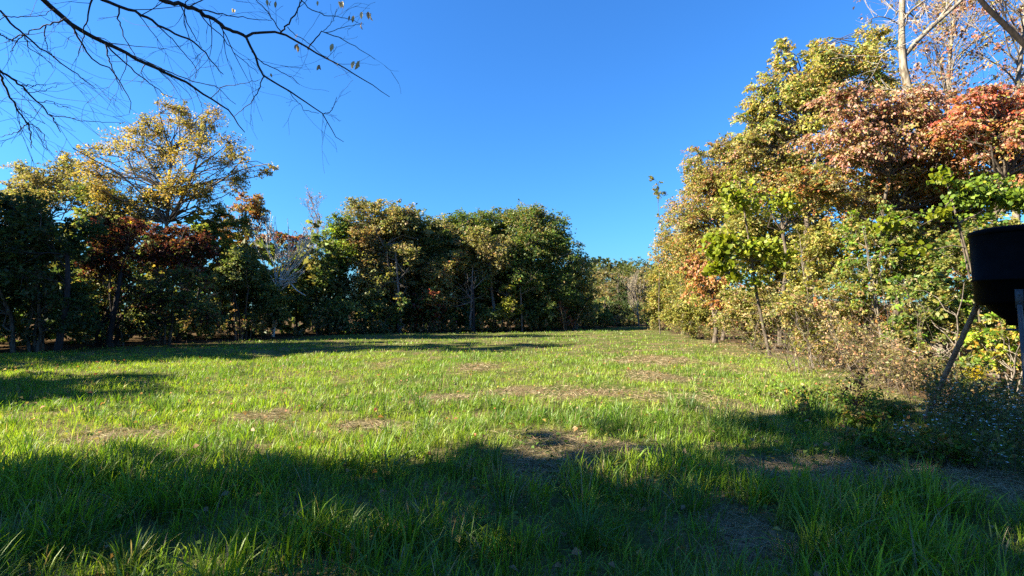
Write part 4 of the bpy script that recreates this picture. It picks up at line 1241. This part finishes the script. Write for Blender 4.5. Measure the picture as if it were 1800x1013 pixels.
def lathe(mb, cx, cy, prof, seg=64):
    prof = np.array(prof, float); K = len(prof)
    a = np.linspace(0, 2 * math.pi, seg, endpoint=False)
    v = np.stack([cx + prof[:, 0:1] * np.cos(a), cy + prof[:, 0:1] * np.sin(a), np.repeat(prof[:, 1:2], seg, 1)], -1)
    i = np.arange(K * seg).reshape(K, seg)
    A = i[:-1]; B = np.roll(A, -1, 1); D = i[1:]; C = np.roll(D, -1, 1)
    mb.add(v.reshape(-1, 3), [np.stack([A, B, C, D], -1).reshape(-1, 4)])

def box(mb, c, ax, ay, az, s):
    """oriented box: half sizes s along unit axes"""
    c = np.array(c, float); ax, ay, az = (np.array(a, float) for a in (ax, ay, az))
    sg = [(-1, -1, -1), (1, -1, -1), (1, 1, -1), (-1, 1, -1), (-1, -1, 1), (1, -1, 1), (1, 1, 1), (-1, 1, 1)]
    v = [c + ax * s[0] * a + ay * s[1] * b + az * s[2] * d for a, b, d in sg]
    mb.add(v, [np.array([(0, 3, 2, 1), (4, 5, 6, 7), (0, 1, 5, 4), (1, 2, 6, 5), (2, 3, 7, 6), (3, 0, 4, 7)])])

def feeder():
    seed('feeder')
    cx, cy = 6.12, 6.0
    e = empty('deer_feeder', (cx, cy, float(zground(cx, cy))), 'black plastic deer feeder hopper standing on three slanting metal legs', 'feeder')
    MP = plastic('black_plastic', (.0012, .0013, .0024), .6); 
    MR = bark_mat('rusty_steel', (.15, .07, .04), (.27, .145, .095), 14, .25, .7, 1)
    MG = bark_mat('galvanised_steel', (.04, .042, .05), (.058, .06, .068), 22, .1, .45, 1)
    zb, zt = 1.70, 2.585
    mb = MB()
    lathe(mb, cx, cy, [(0, zb - .03), (.30, zb - .02), (.352, zb), (.372, zb + .03), (.380, zb + .27), (.402, zb + .278), (.404, zb + .300), (.388, zb + .31), (.402, zt - .05), (.406, zt - .02)])
    mb.build('hopper', MP, e, smooth=True)
    mb = MB(); lathe(mb, cx, cy, [(.407, zt - .045), (.414, zt - .04), (.416, zt - .005), (.408, zt + .012), (.30, zt + .045), (.08, zt + .06), (0, zt + .06)]); mb.build('lid', MP, e, smooth=True)
    mb = MB(); lathe(mb, cx, cy, [(.27, zb - .02), (.25, zb - .06), (.13, zb - .18), (.10, zb - .20), (.10, zb - .26), (0, zb - .26)]); mb.build('funnel', MP, e, smooth=True)
    mb = MB(); lathe(mb, cx, cy, [(.015, zb - .26), (.015, zb - .31), (.10, zb - .31), (.105, zb - .30), (.105, zb - .325), (0, zb - .33)], 32); mb.build('spinner_plate', MG, e, smooth=True)
    for ang, mat in ((228, MG), (108, MR), (348, MR)):
        a = math.radians(ang); o = np.array([math.cos(a), math.sin(a), 0]); tg = np.array([-o[1], o[0], 0])
        top = np.array([cx, cy, zb + .13]) + o * .375; ft = np.array([cx, cy, 0]) + o * 1.12
        ft[2] = float(zground(ft[0], ft[1])) - .08
        kn = np.array([cx, cy, zb - .02]) + o * .40
        dirn = norm(ft - kn)
        br = MB()
        box(br, (top + kn) / 2 + o * .012, tg, o, np.array([0, 0, 1.]), (.035, .008, .11))
        lg = MB()
        pts = np.stack([kn + (ft - kn) * t for t in np.linspace(0, 1, 6)])
        tubes(lg, pts[None], np.full((1, 6), .024 if mat is MG else .031), 12)
        l = lg.build('leg', mat, e, smooth=True)
        l['label'] = 'galvanised grey leg with a bolted bracket' if mat is MG else 'rusty brown pipe leg'
        b = br.build('bracket', MG if mat is MG else MR, l)
        for dz in (-.05, .05):
            bo = MB()
            p0 = (top + kn) / 2 + o * .020 + np.array([0, 0, dz])
            tubes(bo, np.stack([p0, p0 + o * .012])[None], np.full((1, 2), .011), 6)
            box(bo, p0 + o * .012, tg, o, np.array([0, 0, 1.]), (.008, .003, .008))
            bo.build('bolt', MG, l)
feeder()

# ================================================================== bare tree whose limbs droop into the upper corner
def overhead():
    seed('overhead')
    e = empty('bare_tree', (-9.2, 2.6, float(zground(-9.2, 2.6))), 'bare tree whose dark drooping branches hang across the upper sky with a few dead leaves', 'tree')
    tr = smooth_path([[-9.2, 2.6, -.1], [-9.1, 2.7, 2.5], [-8.9, 2.9, 5], [-8.7, 3.1, 7.5], [-8.5, 3.3, 10]], 12)
    mb = MB(); tubes(mb, tr[None], np.linspace(.24, .10, 12)[None], 9); mb.build('trunk', M_DARKBARK, e, smooth=True)
    K = 869.0
    S = 1 / 2.5329
    def Z(l): return [(a * S, b * S) for a, b in l]
    L = {}
    main = [  # polyline in the zoomed upper-left crop, width px at both ends, depth start/end
        (Z([(150, -40), (190, 0), (285, 85), (380, 145), (470, 195), (600, 260), (750, 330), (860, 385), (935, 440), (1020, 490), (1090, 590)]), 8.5, 1.4, 5.2, 6.6),
        (Z([(650, -40), (720, 0), (800, 22), (880, 45), (1000, 120), (1095, 165)]), 7.5, 5, 5.0, 5.6),
        (Z([(455, 0), (530, 30), (640, 70), (720, 120), (800, 160), (870, 190), (910, 230), (950, 280), (995, 332)]), 5.5, 1.2, 5.3, 6.2),
        (Z([(-60, 10), (0, 50), (100, 150), (200, 230), (300, 300), (425, 395)]), 4, 1.1, 5.0, 6.0),
        (Z([(-70, 230), (0, 315), (45, 345), (90, 380), (160, 450), (230, 520), (270, 590)]), 4.5, 1.2, 4.6, 5.4),
        (Z([(-10, 310), (10, 350), (20, 390), (75, 480), (125, 545), (135, 600), (140, 660)]), 4, 1.1, 4.6, 5.3)]
    sec = [
        (Z([(1095, 165), (1130, 150), (1250, 145), (1300, 180), (1380, 220), (1500, 285), (1560, 315), (1640, 370), (1735, 432)]), 4.6, .9, 5.6, 6.3),
        (Z([(1095, 165), (1130, 250), (1175, 340), (1290, 410), (1370, 460), (1440, 510), (1465, 555), (1480, 600), (1530, 632)]), 4.2, .9, 5.6, 6.2),
        (Z([(1250, 145), (1290, 100), (1320, 50), (1345, -10)]), 2.8, 2, 5.75, 5.5),
        (Z([(1370, 220), (1400, 180), (1430, 140), (1530, 175), (1600, 220), (1670, 265)]), 2.2, .8, 6.0, 6.3),
        (Z([(1430, 140), (1450, 145), (1540, 120), (1620, 108)]), 1.3, .7, 6.1, 6.3),
        (Z([(1250, 145), (1225, 100), (1190, 50), (1140, 0)]), 1.9, 1.2, 5.7, 5.6),
        (Z([(1175, 340), (1150, 400), (1140, 430), (1100, 470), (1040, 520)]), 1.9, .8, 5.8, 6.0),
        (Z([(1120, 230), (1165, 280), (1230, 310), (1290, 340), (1335, 378)]), 2.0, .8, 5.7, 6.0),
        (Z([(1440, 508), (1470, 500), (1485, 475), (1500, 432)]), 1.4, .8, 6.0, 6.1),
        (Z([(1280, 405), (1330, 460), (1360, 492), (1420, 505)]), 1.2, .8, 5.9, 6.0),
        (Z([(1340, 0), (1380, 40), (1450, 70), (1550, 82), (1610, 110)]), 1.8, .7, 5.6, 6.0),
        (Z([(1440, 138), (1480, 100), (1500, 40)]), 1.1, .7, 6.0, 6.0),
        (Z([(1280, 120), (1310, 155), (1370, 190), (1440, 250), (1500, 285)]), 1.4, .8, 5.7, 6.0),
        (Z([(270, 75), (330, 130), (360, 190), (390, 240), (440, 285), (490, 310), (520, 350), (550, 400), (575, 440), (588, 470), (575, 505)]), 3.4, .8, 5.3, 5.9),
        (Z([(470, 195), (480, 240), (490, 285), (515, 340), (545, 405)]), 2.6, 1.0, 5.5, 5.8),
        (Z([(475, 200), (540, 265), (600, 320), (650, 360), (700, 400), (740, 430), (790, 440)]), 2.8, .8, 5.5, 6.1),
        (Z([(640, 70), (700, 110), (740, 150), (790, 205), (840, 260), (880, 310), (870, 350)]), 2.2, .8, 5.5, 5.9),
        (Z([(415, -20), (395, 50), (375, 110), (375, 170), (350, 245)]), 3, .9, 5.0, 5.3),
        (Z([(600, 260), (680, 290), (760, 325), (850, 360), (900, 375), (960, 385), (1020, 440), (1050, 465)]), 2.2, .8, 5.9, 6.4),
        (Z([(530, 30), (525, 80), (540, 120), (560, 180), (600, 245)]), 2.6, 1, 5.3, 5.6),
        (Z([(800, 25), (820, 60), (840, 120), (870, 170), (900, 215)]), 2.2, .9, 5.2, 5.5),
        (Z([(880, 45), (930, 50), (1000, 68), (1060, 72), (1130, 85), (1210, 92)]), 2.2, .8, 5.3, 5.6),
        (Z([(890, 60), (930, 110), (990, 165), (1040, 230), (1090, 275), (1150, 330)]), 1.9, .8, 5.3, 5.8),
        (Z([(100, 155), (60, 175), (20, 190)]), 2.2, 1, 5.2, 5.2),
        (Z([(105, 155), (70, 190), (45, 235)]), 1.9, .9, 5.2, 5.2),
        (Z([(285, 85), (220, 110), (160, 130), (100, 160)]), 2.6, 1.4, 5.2, 5.2),
        (Z([(205, 115), (200, 160), (215, 220), (240, 260)]), 1.9, .9, 5.2, 5.4),
        (Z([(110, 165), (130, 215), (210, 265), (240, 305)]), 1.6, .8, 5.2, 5.5),
        (Z([(10, 70), (60, 76), (120, 76), (200, 65), (240, 40)]), 1.8, .8, 5.0, 5.2),
        (Z([(0, 150), (45, 178), (75, 185)]), 2.4, 1.2, 5.0, 5.1),
        (Z([(95, 380), (150, 382), (205, 378)]), 1.8, .9, 4.9, 5.0),
        (Z([(95, 395), (130, 415), (200, 405), (265, 378)]), 1.4, .7, 4.9, 5.1),
        (Z([(160, 450), (235, 455), (260, 475), (315, 478)]), 1.5, .7, 5.1, 5.3),
        (Z([(220, 510), (300, 525), (370, 540), (440, 548), (560, 543)]), 1.6, .6, 5.2, 5.5),
        (Z([(125, 545), (170, 570), (190, 590), (215, 670)]), 1.7, .7, 5.2, 5.3),
        (Z([(125, 545), (90, 580), (50, 600), (0, 610)]), 1.5, .8, 5.2, 5.2),
        (Z([(80, 485), (130, 515), (200, 552)]), 1.5, .8, 5.1, 5.3),
        (Z([(935, 440), (990, 385), (1060, 375), (1150, 358)]), 1.3, .8, 6.2, 6.0),
        (Z([(860, 385), (900, 470), (905, 520)]), 1.2, .7, 6.2, 6.3)]
    def place(pl, w0, w1, d0, d1, K2):
        n = len(pl)
        p = resample([P(a, b, d0 + (d1 - d0) * j / (n - 1)) for j, (a, b) in enumerate(pl)], K2)
        p[1:-1] += rng.normal(size=(K2 - 2, 3)) * .006
        return p, np.linspace(w0, w1, K2) * .55 * np.linspace(d0, d1, K2) / K
    small = []
    for i, (pl, w0, w1, d0, d1) in enumerate(main):
        p, r = place(pl, w0, w1, d0, d1, 24)
        # carry the limb back to the trunk outside the picture
        s = tr[6 + (i % 5)] if i < 4 else tr[5]
        q = smooth_path([s, s * .5 + p[0] * .5 + np.array([0, 0, .8 if i < 4 else .3]), p[0]], 8)[:-1]
        pp = np.concatenate([q, p]); rr = np.concatenate([np.linspace(r[0] * 1.8, r[0], 7), r])
        mb = MB(); tubes(mb, pp[None], rr[None], 7); mb.build('branch', M_DARKBARK, e, smooth=True)
        for j in range(6):
            f = rng.integers(3, 22); dv = norm(p[f + 1] - p[f])
            grow(p[f], norm(dv * .7 + rng.normal(size=3) * .55 + np.array([.1, 0, -.1])), rng.uniform(.3, .8), min(r[f] * .4, .007), 2, small, .55, -.05, .6, (1, 3), .13, None, .0018)
    for pl, w0, w1, d0, d1 in sec:
        p, r = place(pl, w0, w1, d0, d1, 16)
        mb = MB(); tubes(mb, p[None], r[None], 5); mb.build('branch', M_DARKBARK, e, smooth=True)
        for j in range(3):
            f = rng.integers(2, 15); dv = norm(p[f + 1] - p[f])
            grow(p[f], norm(dv * .6 + rng.normal(size=3) * .6), rng.uniform(.12, .42), min(r[f] * .5, .004), 1, small, .6, -.05, .6, (1, 3), .15, None, .0016)
    mb = MB(); tubes(mb, [o[0] for o in small], [o[1] for o in small], 3); o = mb.build('twigs', M_DARKBARK, e, smooth=True)
    # curled dead leaves hanging from the twig ends, each its own piece
    lm = leaf_mat('dead_leaf', .3, .05, .5)
    v, f = [], []
    for j in range(6):
        t = j / 5; wv = .30 * math.sin(math.pi * (t * .92 + .05)) + .02; z = .18 * math.sin(t * 3)
        v += [(-wv * .7, t, z + .12), (0, t, z), (wv * .7, t, z + .12)]
    for j in range(5):
        a = j * 3; f += [(a, a + 1, a + 4, a + 3), (a + 1, a + 2, a + 5, a + 4)]
    f += []
    def dead(c, nm):
        me = bpy.data.meshes.new(nm); me.from_pydata(v, [], f)
        at = me.attributes.new('tone', 'FLOAT_COLOR', 'FACE')
        at.data.foreach_set('color', np.tile(np.array([*c, 1.], np.float32), len(f)))
        me.materials.append(lm); return me
    ms = [dead((.34, .27, .15), 'dead_leaf'), dead((.42, .37, .24), 'dead_leaf'), dead((.22, .16, .10), 'dead_leaf')]
    for (a, b, s) in [(1190, 0, 34), (1209, 8, 30), (1228, 8, 32), (1415, 6, 26), (1508, 8, 40), (1525, 8, 40), (1556, 72, 24), (1575, 72, 38), (1612, 55, 40), (1640, 55, 44), (1653, 60, 40), (1612, 100, 38),
                      (1326, 155, 24), (1318, 198, 42), (1330, 198, 40), (1482, 197, 46), (1418, 290, 32), (1423, 290, 34), (1578, 275, 44), (1592, 272, 48), (1604, 272, 40), (1206, 328, 24), (1035, 40, 30), (1504, 282, 16), (1046, 45, 24)]:
        dd = rng.uniform(5.7, 6.1)
        p = P(a * S, b * S, dd)
        place_leaf(ms[rng.integers(0, 3)], e, p, np.array([rng.normal() * .22, rng.normal() * .2, -1]), np.array([rng.normal() * .8, -1, rng.normal() * .2]), s * S * dd / K * .85)
overhead()
